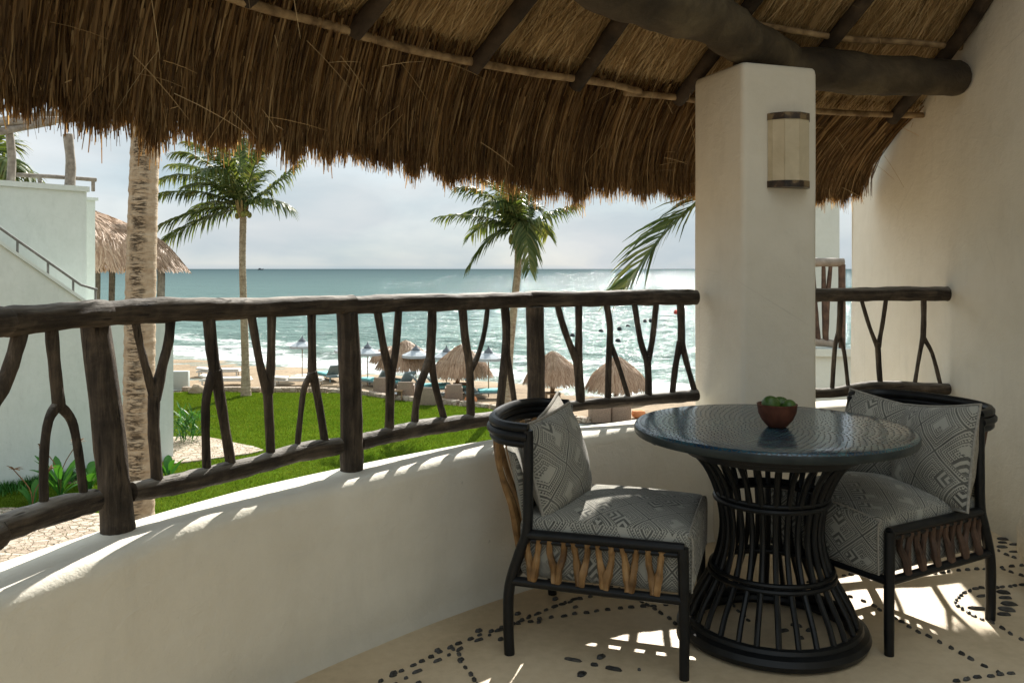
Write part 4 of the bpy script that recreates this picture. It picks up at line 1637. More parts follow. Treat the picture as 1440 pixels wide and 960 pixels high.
# sea: one sheet, fine and wavy near the shore, out to the horizon
yr = np.concatenate([np.geomspace(26, 260, 330), np.geomspace(270, 40000, 60)])
xr = np.linspace(-1.15, 1.15, 360)
Yg, K = np.meshgrid(yr, xr, indexing='ij')
Xg = K * (Yg + 12)
d = shore_d(Xg, Yg)
sN2 = Xg * NY - Yg * NX
fade = np.clip((250 - Yg) / 190, 0, 1) * np.clip((d + 3) / 9, 0, 1)
ph = d + 2.2 * np.sin(sN2 * .07 + 1) + 1.3 * np.sin(sN2 * .19)
cr_ = lambda p, k: (np.maximum(0, (np.sin(p) + 1) / 2) ** k)
brk = .42 * cr_(ph * .52 + .5, 5) * (.55 + .45 * np.sin(sN2 * .11 + ph * .02)) * np.exp(-((d - 17) / 16) ** 2)
Zg = SEA_Z + fade * (brk + .10 * np.sin(ph * .9 + .4 * np.sin(sN2 * .33)) + .05 * np.sin(ph * 1.9 + sN2 * .55) + .04 * np.sin(-ph * 1.4 + sN2 * 1.1) + .03 * np.sin(ph * 3.1 - sN2 * .9))
Zg += fade * NP.normal(0, .018, Zg.shape)
V = np.stack([Xg, Yg, Zg], -1).reshape(-1, 3)
ny_, nx_ = Xg.shape
ii = np.arange(ny_ * nx_).reshape(ny_, nx_)
Q = np.stack([ii[:-1, :-1], ii[:-1, 1:], ii[1:, 1:], ii[1:, :-1]], -1).reshape(-1, 4)
struct(np_obj('sea', V, Q, M['sea'], smooth=True))


def sheet(name, pxs, z, m, thick=.0, sub=4, closed=True):
    pts = smooth_path([UZ(a, b, z) for a, b in pxs], sub)
    mb = MB()
    n = len(pts)
    mb.v = [(p.x, p.y, z) for p in pts] + [(p.x, p.y, z - .12) for p in pts]
    mb.f = [tuple(range(n))] + [(k, (k + 1) % n, n + (k + 1) % n, n + k) for k in range(n)]
    return struct(obj(name, mb, m, flat=True))


sheet('lawn', [(236, 552), (300, 550), (345, 552), (480, 553), (545, 561), (600, 567), (660, 572), (690, 575), (705, 585), (708, 600), (700, 640), (640, 700), (450, 800), (200, 860), (-60, 790), (-60, 690), (110, 680), (236, 648)], GZ + .03, M['lawn'], sub=3)


def scatter_grass(obj_lawn, n, seed):
    rng = np.random.default_rng(seed)
    vs = [v.co for v in obj_lawn.data.vertices]
    P = np.array([(v[0], v[1]) for v in vs[:len(vs) // 2]])
    lo, hi = P.min(0), P.max(0)
    hi[1] = min(hi[1], 40)
    lo[1] = max(lo[1], 14)
    pts = []
    tot = 0
    while tot < n:
        q = rng.uniform(lo, hi, (n * 2, 2))
        q = q[rng.random(len(q)) < 1.0]
        x, y = q[:, 0], q[:, 1]
        ins = np.zeros(len(q), bool)
        j = len(P) - 1
        for i in range(len(P)):
            c = ((P[i, 1] > y) != (P[j, 1] > y)) & (x < (P[j, 0] - P[i, 0]) * (y - P[i, 1]) / (P[j, 1] - P[i, 1] + 1e-9) + P[i, 0])
            ins ^= c
            j = i
        pts.append(q[ins])
        tot += ins.sum()
    q = np.concatenate(pts)[:n]
    a = rng.uniform(0, 2 * np.pi, n)
    h = rng.uniform(.025, .075, n)
    w_ = rng.uniform(.006, .014, n)
    base = np.stack([q[:, 0], q[:, 1], np.full(n, GZ + .028)], -1)
    sd_ = np.stack([np.cos(a), np.sin(a), np.zeros(n)], -1) * w_[:, None]
    tip = base + np.stack([rng.normal(0, .025, n), rng.normal(0, .025, n), h], -1)
    V = np.stack([base - sd_, base + sd_, tip], 1).reshape(-1, 3)
    return stuff(np_obj('grass', V, np.arange(n * 3).reshape(n, 3), M['blade']))


scatter_grass(bpy.data.objects['lawn'], 150000, 3)
sheet('stone_path', [(236, 614), (285, 613), (330, 622), (371, 632), (320, 641), (236, 652)], GZ + .07, M['paving'], sub=2)
sheet('stone_path', [(-80, 716), (20, 713), (60, 717), (110, 722), (160, 722), (205, 745), (210, 800), (120, 830), (-80, 830)], GZ + .07, M['paving'], sub=2)
# pale kerb stones along the far edge of the lawn, one by one
kerb = thing('stone_kerb', 'line of pale stone blocks along the beach edge of the lawn', 'kerb', tuple(UZ(600, 567, GZ)))
kp = smooth_path([UZ(a, b, GZ) for a, b in ((270, 550), (345, 550), (480, 552), (545, 560), (600, 566), (660, 571), (694, 575), (760, 584), (840, 596))], 6)
acc = 0
for a, b in zip(kp[:-1], kp[1:]):
    L = (b - a).length
    while acc < L:
        p = a.lerp(b, acc / L)
        l_ = R.uniform(.55, .95)
        obj('stone_block', MB().box((p.x, p.y, GZ + .09), (l_, R.uniform(.28, .4), R.uniform(.16, .24)), math.atan2(b.y - a.y, b.x - a.x) + R.gauss(0, .05), .03), M['paving'], kerb)
        acc += l_ + .06
    acc -= L

# ------------------------------------------------------------------ palms
WIND = Vector((-.75, .1, 0))


def frond_mb(base, tip, rise, leaf, nl, seed, w=.05, droop=.75, wind=.25):
    rr = random.Random(seed)
    base, tip = Vector(base), Vector(tip)
    c = base.lerp(tip, .45) + UP * rise * 2
    m = MB()
    leaf *= 1.18
    w *= 1.2
    q = lambda t: base * (1 - t) ** 2 + c * 2 * t * (1 - t) + tip * t * t
    path = [q(i / 12) for i in range(13)]
    m.tube(path, [.045 * leaf, .03 * leaf, .018 * leaf, .006 * leaf], 5, False)
    for i in range(nl):
        t = .10 + .90 * i / (nl - 1)
        p = q(t)
        T = (q(min(1, t + .02)) - q(max(0, t - .02))).normalized()
        Sd = T.cross(UP)
        if Sd.length < .15:
            Sd = Vector((1, 0, 0))
        Sd.normalize()
        Nn = Sd.cross(T)
        prof_ = max(.25, math.sin(math.pi * min(.97, .16 + .74 * t)) ** .7)
        for s in (-1, 1):
            if rr.random() < .05:
                continue
            L = leaf * prof_ * rr.uniform(.82, 1.1)
            dv = (T * (.55 + .5 * t) + Sd * s * rr.uniform(.75, 1.0) + Nn * rr.uniform(.05, .3) + WIND * wind * rr.uniform(.5, 1.3)).normalized()
            dr = droop * rr.uniform(.6, 1.4)
            pts = [p, p + dv * L * .38 - UP * dr * L * .10, p + dv * L * .72 - UP * dr * L * .42, p + dv * L * .95 - UP * dr * L * .85]
            wv = (T - dv * T.dot(dv))
            if wv.length < .05:
                wv = Nn
            wv = (wv.normalized() * .8 + Nn * rr.uniform(-.5, .5)).normalized() * w
            ww = (.55, 1.0, .7, .08)
            vs = []
            for P_, k in zip(pts, ww):
                vs += [P_ - wv * k * .5, P_ + wv * k * .5]
            m.add(vs, [(0, 1, 3, 2), (2, 3, 5, 4), (4, 5, 7, 6)])
    return m


def trunk_mb(pts, rads, n=14, ring=.16, amp=.05):
    path = smooth_path(pts, 60)
    m = MB()
    rr = random.Random(5)
    Ls = [0]
    for a, b in zip(path[:-1], path[1:]):
        Ls.append(Ls[-1] + (b - a).length)
    base_r = np.interp(np.linspace(0, 1, len(path)), np.linspace(0, 1, len(rads)), rads)
    rad = [r * (1 + amp * (((l / ring) % 1.0) - .5) * -1 + rr.gauss(0, .008)) for r, l in zip(base_r, Ls)]
    return m.tube(path, rad, n, True, .012, 3)


def palm(label, trunk_pts, trunk_r, crown, tips, leaf, nl, w, seed, trunk_m='trunk', nuts=4, droop=.75, wind=.25, amp=.05):
    base = Vector(trunk_pts[0])
    t = thing('coconut_palm', label, 'palm tree', tuple(base), group='coconut palms')
    obj('trunk', trunk_mb(trunk_pts, trunk_r, 16, amp=amp), M[trunk_m], t, angle=0)
    c = Vector(crown)
    cf = MB()
    rr = random.Random(seed)
    for i in range(9):
        q = i * .7
        cf.tube(smooth_path([c + Vector((0, 0, -.55)), c + Vector((math.cos(q) * .17, math.sin(q) * .17, -.15)), c + Vector((math.cos(q) * .28, math.sin(q) * .28, .35))], 3), [.09, .07, .035], 6)
    obj('crown_base', cf, M['fibre'], t)
    for i in range(nuts):
        q = rr.uniform(2.6, 6.6)
        obj('coconut', MB().ball(c + Vector((math.cos(q) * .3, math.sin(q) * .3, -.32 + rr.uniform(-.12, .1))), (.11, .11, .14), 9, 7), M['coconut'], t)
    for i, (tp, rise) in enumerate(tips):
        obj('frond', frond_mb(c, tp, rise, leaf * rr.uniform(.9, 1.1), nl, seed * 31 + i, w, droop, wind), M['frond'], t, flat=True)
    return t


YA = 10.8
palm('thick near coconut trunk with dark scars in front of the white building', [U(190, 378 + (HC - GZ) * F / YA, YA), U(193, 760, YA), U(195, 600, YA), U(198, 400, YA), U(204, 190, YA), U(209, 0, YA), U(212, -150, YA)],
     [.27, .205, .19, .182, .168, .155, .15], U(212, -170, YA),
     [(U(212 + dx, -170 + dy, YA + dz), .5) for dx, dy, dz in ((-330, -60, .5), (-260, -190, -1), (-300, 60, 1.5), (-60, -300, 1), (230, -230, 0), (300, -60, 1), (150, -260, -2), (-150, -250, 2), (260, 80, 2), (-100, -100, -3), (60, -120, 3.4))], .75, 34, .05, 3, 'trunk_near', amp=.045)
YB = 37.7
tB = [((226, 252), 2.0, .75), ((221, 274), .8, .45), ((222, 318), -.6, .30), ((221, 343), .8, .25), ((246, 214), -.5, .75), ((262, 200), 1.6, .8), ((300, 192), -1.2, .5), ((335, 188), 1.0, .3), ((371, 206), -.8, .35), ((424, 226), .5, -.1),
      ((407, 290), -.5, .35), ((262, 262), 2.2, .55), ((268, 300), 2.4, .4), ((352, 196), 2.2, .3), ((305, 215), -2.4, .6), ((240, 232), 2.6, .7), ((376, 240), 1.8, .4), ((285, 240), -2.6, .7)]
palm('tall windblown coconut palm on the far lawn edge left of the middle', [UZ(346, 557, GZ), U(345, 510, YB), U(343, 440, YB), U(341, 370, YB), U(342, 306, YB)], [.24, .17, .155, .145, .15], U(341, 293, YB),
     [(U(a, b, YB + dz), rs) for (a, b), dz, rs in tB], .95, 52, .082, 5, nuts=5)
YC = 34.5
tC = [((617, 305), .8, .35), ((646, 263), -1.0, .55), ((657, 300), 1.6, .55), ((661, 374), -.4, .55), ((676, 250), 1.6, .55), ((704, 248), -1.6, .4), ((752, 292), 1.0, .35), ((810, 288), -.4, .15), ((745, 377), -.9, 1.05), ((757, 268), 1.4, .3),
      ((722, 262), -1.8, .2), ((737, 250), 1.9, .2), ((690, 285), -1.6, .5), ((664, 330), 2.2, .5), ((770, 330), 2.2, .5)]
palm('coconut palm with sparse drooping fronds rising behind the railing centre', [UZ(712, 573, GZ), U(716, 500, YC), U(724, 420, YC), U(728, 380, YC), U(729, 338, YC)], [.23, .165, .15, .145, .15], U(729, 326, YC),
     [(U(a, b, YC + dz), rs) for (a, b), dz, rs in tC], .85, 50, .078, 8, nuts=6)
YD = 12.0
cD = U(1040, 262, YD)
palm('near coconut palm hidden by the column, one long frond drooping left of it', [U(1075, 378 + (HC - GZ) * F / YD, YD), U(1068, 600, YD), U(1052, 400, YD), U(1042, 275, YD)], [.22, .15, .13, .12], cD,
     [(U(876, 407, YD - .6), .30), (U(822, 243, YD + .7), .16), (U(862, 225, YD + 1.5), .3), (U(905, 170, YD), .5), (U(1060, 90, YD + .6), .2), (U(1130, 160, YD + .8), .3), (U(1120, 320, YD + 1), .3), (U(935, 262, YD + 2.4), .25), (U(1010, 110, YD - .8), .3)],
     .82, 56, .036, 12, nuts=3, droop=.35, wind=.35)
YE = 31
palm('palm crown peeping out behind the rooftop pergola', [UZ(-25, 560, GZ), U(-24, 400, YE), U(-22, 262, YE)], [.22, .16, .14], U(-22, 250, YE),
     [(U(a, b, YE + dz), rs) for a, b, dz, rs in ((46, 246, 0, .35), (12, 205, 1, .5), (-40, 160, 0, .5), (-95, 230, 0, .5), (20, 232, -1, .5), (2, 180, -1, .4), (-70, 180, 1, .5), (30, 275, 1, .5))], 1.0, 36, .09, 15)

# ------------------------------------------------------------------ white building at the left
A_, u_ = Vector((-12.9, 21.5)), Vector((.617, .787))
n_out = Vector((.787, -.617))


def bl(s, o=0.0):
    p = A_ + u_ * s - n_out * o
    return p


bld = thing('white_building', 'white plaster building with outside stair and rooftop terrace at the left', 'building', (A_.x, A_.y, GZ))
fw = MB()
# front wall with sloping stair parapet on top
prof2 = [(-7, 6.0), (-2, 3.42), (0, 1.95), (2.05, .46), (2.2, .34), (4.70, .30)]
for o in (0.0, .22):
    for s_, z in prof2:
        p = bl(s_, o)
        fw.v += [(p.x, p.y, GZ - .1), (p.x, p.y, z)]
nq = len(prof2)
for k in range(nq - 1):
    fw.f += [(2 * k, 2 * k + 2, 2 * k + 3, 2 * k + 1), (2 * nq + 2 * k + 1, 2 * nq + 2 * k + 3, 2 * nq + 2 * k + 2, 2 * nq + 2 * k), (2 * k + 1, 2 * k + 3, 2 * nq + 2 * k + 3, 2 * nq + 2 * k + 1)]
fw.f += [(2 * nq - 2, 4 * nq - 2, 4 * nq - 1, 2 * nq - 1)]
obj('front_wall', fw, M['plaster_out'], bld, flat=True)
cop = MB()
for (s0, z0), (s1, z1) in zip(prof2[:-1], prof2[1:]):
    a, b = bl(s0, -.05), bl(s1, -.05)
    a2, b2 = bl(s0, .27), bl(s1, .27)
    cop.add([(a.x, a.y, z0 + .002), (b.x, b.y, z1 + .002), (b2.x, b2.y, z1 + .002), (a2.x, a2.y, z0 + .002), (a.x, a.y, z0 + .1), (b.x, b.y, z1 + .1), (b2.x, b2.y, z1 + .1), (a2.x, a2.y, z0 + .1)],
            [(0, 1, 2, 3), (4, 7, 6, 5), (0, 4, 5, 1), (1, 5, 6, 2), (2, 6, 7, 3), (3, 7, 4, 0)])
obj('stair_coping', cop, M['plaster_out'], bld, flat=True)


def block(name, s0, s1, o0, o1, z0, z1, m='plaster_out'):
    p = [bl(s0, o0), bl(s1, o0), bl(s1, o1), bl(s0, o1)]
    return obj(name, MB().prism([tuple(q) for q in p], z0, z1), M[m], bld, flat=True)


block('roof_slab', -7, 4.68, .23, 9, -.2, .02)
block('side_wall', 4.4, 4.68, .23, 9, GZ - .1, -.21)
block('upper_wall', -8, 2.78, 1.3, 7.5, .03, 3.55)
block('cornice', -8, 2.84, 1.24, 7.6, 3.552, 3.70)
block('corner_pier', 3.0, 3.85, 3.0, 4.2, .03, 3.45)
block('pier_cap', 2.94, 3.92, 2.94, 4.26, 3.452, 3.54)
# stair handrail
hr = MB()
hpts = []
for s_, z in ((-2, 3.42), (0, 1.95), (2.05, .46), (2.5, .32)):
    p = bl(s_, .1)
    hpts.append(Vector((p.x, p.y, z + .45)))
hr.tube(hpts, .035, 8)
for s_ in (-1.2, -.35, .45, 1.2, 1.85, 2.45):
    p = bl(s_, .1)
    zt = np.interp(s_, [-2, 0, 2.05, 2.5], [3.42, 1.95, .46, .32])
    hr.tube([(p.x, p.y, zt + .09), (p.x, p.y, zt + .45)], .03, 6)
obj('stair_handrail', hr, M['metal'], bld)

# pergola on the roof
perg = thing('rooftop_pergola', 'weathered log pergola with low rail on top of the white building', 'pergola', (bl(0, 2).x, bl(0, 2).y, 3.7))


def bz(px, py, o):
    a, b = bl(0, o), bl(5, o)
    return on_plane(px, py, (a.x, a.y), (b.x, b.y))


for px, r in ((15, .105), (98, .135)):
    a = bz(px, 240, 1.7)
    obj('post', MB().tube(smooth_path([(a.x, a.y, 3.70), (a.x + .03, a.y, 4.4), (a.x - .05, a.y, 5.2)], 4), [r * 1.1, r, r], 10, True, .05, px), M['greywood'], perg)
for (a, b, o) in (((-60, 196, 1.6), (75, 171, 1.6), 1.6), ((-60, 176, 1.6), (130, 166, 1.6), 1.6), ((-60, 178, 3.4), (150, 150, 3.4), 3.4)):
    obj('pergola_beam', MB().tube(smooth_path([bz(a[0], a[1], o), bz(b[0], b[1], o)], 6), .10, 9, True, .06, int(o * 10 + a[1])), M['greywood'], perg)
obj('low_rail', MB().tube(smooth_path([bz(24, 246, 1.9), bz(80, 249, 1.9), bz(135, 253, 1.9)], 4), .06, 8, True, .05, 9), M['greywood'], perg)
for px, y0, y1 in ((56, 248, 260), (131, 253, 266)):
    obj('rail_post', MB().tube([bz(px, y1 + 3, 1.9), bz(px, y0, 1.9)], .055, 8), M['greywood'], perg)


# thatch cones: ribbons lying on a cone, ragged lower edge
def cone_thatch(c, r, z0, z1, n, seed, wd, belly=.0, fr=.16):
    rng = np.random.default_rng(seed)
    q = rng.uniform(0, 2 * np.pi, n)
    t0 = 1 - np.sqrt(rng.uniform(0, 1, n)) * 1.0
    t0 = 1 - t0
    Lf = rng.uniform(.16, .34, n)
    t1 = np.minimum(t0 + Lf, 1.0 + rng.uniform(-.05, .09, n))
    t0 = np.minimum(t0, t1 - .08)
    u = np.linspace(0, 1, 3)[None]
    t = t0[:, None] + (t1 - t0)[:, None] * u
    rr_ = r * t
    hang = np.maximum(0, t - .80) / .2
    zz_ = z1 + (z0 + fr - z1) * t + belly * np.sin(np.pi * np.clip(t, 0, 1)) - fr * hang ** 1.3 + rng.uniform(0, .05, n)[:, None]
    tier = .045 * np.floor(t * 4) * 0
    qa = q[:, None] + rng.normal(0, .05, n)[:, None] * u
    P = np.stack([c[0] + rr_ * np.cos(qa), c[1] + rr_ * np.sin(qa), zz_ + tier], -1)
    W = np.stack([-np.sin(qa), np.cos(qa), rng.normal(0, .5, qa.shape) * 1.0], -1) * (wd * rng.uniform(.5, 1.2, n))[:, None, None]
    W = W * np.array([1, 1, .5])[None, :, None]
    return ribbons(P, W, rng.uniform(0, 1, n))


def cone_core(c, r, z0, z1, belly, k=20, fr=.16):
    m = MB()
    prof_ = [(r * .985 * t, z1 + (z0 + fr - z1) * t + belly * math.sin(math.pi * t) - .10) for t in (.001, .2, .4, .6, .8, .9)]
    prof_ += [(r * .90, z0 + .06), (r * .8, z0 + .10), (.02, z0 + (z1 - z0) * .75)]
    return m.lathe(prof_, k, c=(c[0], c[1], 0))


hc = U(112, 380, 31.5)
hut = thing('thatched_hut', 'thatched shelter on grey posts behind the near palm trunk, beside the white building', 'hut', (hc.x, hc.y, .02))
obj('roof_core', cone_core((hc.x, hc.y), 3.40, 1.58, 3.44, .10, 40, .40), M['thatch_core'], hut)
V, Q, T = cone_thatch((hc.x, hc.y), 3.55, 1.54, 3.62, 13000, 4, .03, .14, .40)
stuff(np_obj('thatch', V, Q, M['thatch_far'], hut, T))
for px, dy in ((135, -1.6), (157, 1.2), (226, -.6), (60, -1.0), (100, 2.4)):
    p = U(px, 400, 31.5 + dy)
    obj('post', MB().tube([(p.x, p.y, .02), (p.x + .02, p.y, 1.0), (p.x, p.y, 1.75)], .135 if px != 157 else .11, 9, True, .05, px), M['greywood'], hut)

# low garden wall and rock near the building corner
lw = U(257, 545, 40)
obj_ = obj('garden_wall', MB().box((lw.x - .9, 39.6, GZ + .42), (2.6, .35, .86), .1, .03), M['plaster_out'])
tag(obj_, 'low white garden wall at the lawn edge by the building corner', 'wall')
rk = UZ(278, 553, GZ)
tag(obj('boulder', MB().ball((rk.x, rk.y, GZ + .08), (.42, .35, .32), 12, 8, seed=4, amt=.13), M['rock']), 'tan boulder at the end of the low garden wall', 'rock')

# ------------------------------------------------------------------ beach furniture
pal_grp = 'thatched palapas on the beach'


def palapa(label, px_top, py_top, px_base, py_base, half_px, py_eave, seed):
    b = UZ(px_base, py_base, GZ)
    Yp = b.y
    zt = HC - (py_top - 378) / F * Yp
    ze = HC - (py_eave - 3 - 378) / F * Yp
    zt -= .08
    r = half_px / F * Yp
    cx = (px_top - 720) / F * Yp
    t = thing('beach_palapa', label, 'palapa', (cx, Yp, GZ), group=pal_grp)
    obj('pole', MB().tube(smooth_path([(b.x, Yp, GZ - .05), (b.x * .5 + cx * .5 + .03, Yp, (GZ + zt) / 2), (cx, Yp, zt - .3)], 4), .10, 9, True, .05, seed), M['pole'], t)
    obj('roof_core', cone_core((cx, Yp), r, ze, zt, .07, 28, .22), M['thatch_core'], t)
    V, Q, T = cone_thatch((cx, Yp), r * 1.01, ze - .03, zt + .02, 6000, seed, .022, .08, .22)
    stuff(np_obj('thatch', V, Q, M['thatch_far'], t, T))
    V, Q, T = cone_thatch((cx, Yp), r * .60, ze + (zt - ze) * .44, zt + .06, 1600, seed + 50, .02, .06, .10)
    stuff(np_obj('thatch_cap', V, Q, M['thatch_far'], t, T))
    return t


palapa('large thatched palapa at the left end of the nearer row', 571, 478, 571, 541, 40, 516, 101)
palapa('second thatched palapa from the left in the nearer row, on a leaning pole', 649, 484, 641, 552, 41, 526, 102)
palapa('thatched palapa just right of the thick middle railing post', 778, 493, 776, 562, 40, 536, 103)
palapa('thatched palapa standing apart at the right, nearest the column', 868, 500, 866, 561, 43, 545, 104)
palapa('small distant thatched palapa peeping out left of a nearer one', 551, 487, 551, 532, 29, 508, 105)

um_grp = 'white beach umbrellas'


def umbrella(label, px_b, py_b, py_top, seed):
    b = UZ(px_b, py_b, GZ)
    zt = HC - (py_top - 378) / F * b.y
    t = thing('beach_umbrella', label, 'umbrella', (b.x, b.y, GZ), R.uniform(0, .7), um_grp)
    r = .66
    h = zt - GZ
    obj('pole', MB().tube([(0, 0, 0), (0, 0, h - .1)], .024, 8), M['pole'], t, local=True)
    can = MB()
    n = 8
    for rr_, z in ((.10, h - .10), (.36, h - .22), (r, h - .36), (r * 1.01, h - .48)):
        for k in range(n):
            q = 2 * math.pi * k / n
            can.v.append((rr_ * math.cos(q), rr_ * math.sin(q), z))
            q2 = q + math.pi / n
            f = .965 if rr_ > .3 else .94
            can.v.append((rr_ * f * math.cos(q2), rr_ * f * math.sin(q2), z - .01))
    for i in range(3):
        for k in range(2 * n):
            k2 = (k + 1) % (2 * n)
            can.f.append((i * 2 * n + k, i * 2 * n + k2, (i + 1) * 2 * n + k2, (i + 1) * 2 * n + k))
    obj('canopy', can, M['canvas'], t, local=True, flat=True)
    cap = MB().lathe([(.22, h - .115), (.13, h - .03), (.05, h + .04), (.015, h + .14), (.001, h + .16)], 10)
    obj('vent_cap', cap, M['grey_canvas'], t, local=True)
    return t


umbrella('white beach umbrella at the far left of the beach, by the pale daybeds', 425, 531, 476, 1)
umbrella('white beach umbrella just right of the second railing post', 517, 542, 485, 2)
umbrella('white beach umbrella half hidden behind the leftmost palapa', 585, 545, 488, 3)
umbrella('white beach umbrella peeping from behind the leaning pole palapa', 628, 547, 490, 4)
umbrella('white beach umbrella beside the centre palm trunk, over a turquoise lounger', 687, 558, 491, 5)
umbrella('white beach umbrella mostly hidden behind the second railing post', 489, 536, 482, 6)


def lounger(label, px, py, rot, back, mt, fr, grp, long=1.9, up=.55):
    b = UZ(px, py, GZ)
    t = thing('sun_lounger', label, 'lounger', (b.x, b.y, GZ), rot, grp)
    obj('frame', MB().box((0, 0, .24), (long, .66, .07), 0, .02), M[fr], t, local=True)
    for sx in (-1, 1):
        for sy in (-1, 1):
            obj('leg', MB().box((sx * (long / 2 - .15), sy * .27, .10), (.07, .06, .205)), M[fr], t, local=True)
    obj('mattress', MB().box((.28 * long / 1.9, 0, .325), (long * .66, .62, .10), 0, .03), M[mt], t, local=True)
    m = MB().box((0, 0, 0), (.66, .62, .10), 0, .03)
    a = math.radians(back)
    m.v = [(x * math.cos(a) + z * math.sin(a) * 1 - long * .36, y, -x * math.sin(a) * -1 * -1 + z * math.cos(a) + .33 + .31 * math.sin(a)) for x, y, z in m.v]
    obj('backrest', m, M[mt if fr == 'white' else 'bluegrey'], t, local=True)
    return t


wl_grp = 'white sun loungers on the sand'
lounger('pale sun lounger farthest back on the sand, left of the far palm', 308, 528, .1, 8, 'white', 'white', wl_grp, 2.2)
lounger('pale sun lounger nearest the lawn, beside the far palm trunk', 318, 541, .05, 14, 'white', 'white', wl_grp, 2.4)
lounger('pale sun lounger under the far left white umbrella', 420, 541, .0, 5, 'white', 'white', wl_grp, 2.4)
bl_grp = 'blue grey loungers with turquoise cushions'
lounger('blue grey lounger with raised back, left of the second railing post', 462, 534, 2.2, 48, 'turquoise', 'bluegrey', bl_grp)
lounger('blue grey lounger with raised back just right of the second railing post', 528, 543, 2.4, 50, 'turquoise', 'bluegrey', bl_grp)
lounger('blue grey lounger under the leftmost palapa', 562, 545, 2.3, 50, 'turquoise', 'bluegrey', bl_grp)
lounger('blue grey lounger between the two left palapas', 606, 551, .25, 48, 'turquoise', 'bluegrey', bl_grp)
lounger('blue grey lounger with turquoise cushion under the leaning pole palapa', 628, 553, .2, 46, 'turquoise', 'bluegrey', bl_grp)
lounger('blue grey lounger with bright turquoise cushion nearest the centre palm', 684, 559, .2, 50, 'turquoise', 'bluegrey', bl_grp)


def armchair(label, px, py, rot, cushion=True):
    b = UZ(px, py, GZ)
    t = thing('wicker_armchair', label, 'armchair', (b.x, b.y, GZ), rot, 'wicker armchairs along the lawn')
    obj('seat', MB().box((0, 0, .2), (.62, .60, .36), 0, .03), M['wicker'], t, local=True)
    obj('backrest', MB().box((0, -.31, .38), (.66, .09, .76), 0, .03), M['wicker'], t, local=True)
    for s in (-1, 1):
        obj('arm', MB().box((s * .33, 0, .31), (.08, .6, .60), 0, .03), M['wicker'], t, local=True)
    if cushion:
        c = MB().box((.0, .02, .50), (.46, .20, .30), 0, .07)
        obj('cushion', c, M['orange'], t, local=True)
        c2 = MB().box((.0, .08, .40), (.5, .5, .08), 0, .03)
        obj('seat_pad', c2, M['orange'], t, local=True)
    return t


armchair('taupe wicker armchair at the left end of the lawn row', 537, 553, .1)
armchair('taupe wicker armchair second in the lawn row, facing the sea', 571, 560, .05)
armchair('taupe wicker armchair with orange cushion standing on the lawn edge', 604, 569, -.15)
armchair('taupe wicker armchair turned towards the turquoise lounger', 638, 564, .1)
armchair('taupe wicker armchair below the railing, left of the orange pillow', 843, 592, .1)
armchair('taupe wicker armchair below the railing, closest to the table edge', 873, 591, -.1)
for lb, px, py, rot in (('orange pillow lying on the sand beside the second wicker armchair', 592, 556, .4), ('orange pillow on the sand right of the row of wicker armchairs', 662, 568, -.2), ('coral pillow between the two wicker armchairs below the railing', 857, 590, 0), ('orange pillow at the far right of the wicker armchairs', 898, 588, .1)):
    b = UZ(px, py, GZ)
    o = obj('outdoor_pillow', MB().box((b.x, b.y, GZ + .17), (.5, .42, .30), rot, .12), M['orange'])
    tag(o, lb, 'pillow', 'orange outdoor pillows')
for lb, px, py in (('small wooden side table under the leaning pole palapa', 647, 552), ('low stone block table at the left of the lawn row', 556, 562), ('low wooden table below the palapa right of the middle post', 777, 566)):
    b = UZ(px, py, GZ)
    t = thing('side_table', lb, 'side table', (b.x, b.y, GZ), .1, 'small side tables on the beach')
    obj('table_top', MB().box((0, 0, .40), (.62, .55, .06), 0, .01), M['pole'], t, local=True)
    for sx in (-1, 1):
        obj('side_panel', MB().box((sx * .27, 0, .185), (.05, .5, .37)), M['pole'], t, local=True)

# buoys and a boat
for i, (px, py) in enumerate(((805, 474), (845, 468), (871, 464), (869, 482), (883, 461), (907, 453), (915, 452))):
    p = UZ(px, py, SEA_Z)
    bo = obj('buoy', MB().ball((0, 0, .1), (.22, .22, .26), 9, 6), M['buoy'])
    bo.location = (p.x, p.y, SEA_Z)
    tag(bo, ('dark buoy floating nearest the middle post, left end of the line', 'dark buoy second from the left in the floating line', 'dark buoy in the middle of the floating line', 'dark buoy floating nearest the beach, off the line', 'dark buoy just right of the middle of the line', 'dark buoy second last at the right of the line', 'dark buoy at the right end of the line')[i], 'buoy', 'dark buoys on the sea')
p = UZ(951, 441, SEA_Z)
o = obj('buoy', MB().ball((0, 0, .1), (.3, .3, .42), 9, 6), M['red'])
o.location = (p.x, p.y, SEA_Z)
tag(o, 'single red buoy on the glittering water near the column', 'buoy')
bp = UZ(366, 379.6, SEA_Z)
hb = MB()
Lb = 13
hb.add([(-Lb, 0, 0), (Lb, 0, 0), (Lb * 1.15, 0, 6), (-Lb, 0, 5), (-Lb, 9, 0), (Lb, 9, 0), (Lb * 1.15, 9, 6), (-Lb, 9, 5)], [(0, 1, 2, 3), (5, 4, 7, 6), (3, 2, 6, 7), (1, 5, 6, 2), (4, 0, 3, 7)])
hb.box((-4, 4.5, 7), (9, 7, 4))
bo = obj('boat', hb, M['hull'])
bo.location = (366 / 1 * 0 + (366 - 720) / F * 4200, 4200, SEA_Z)
tag(bo, 'tiny dark boat on the horizon right of the far palm', 'boat')


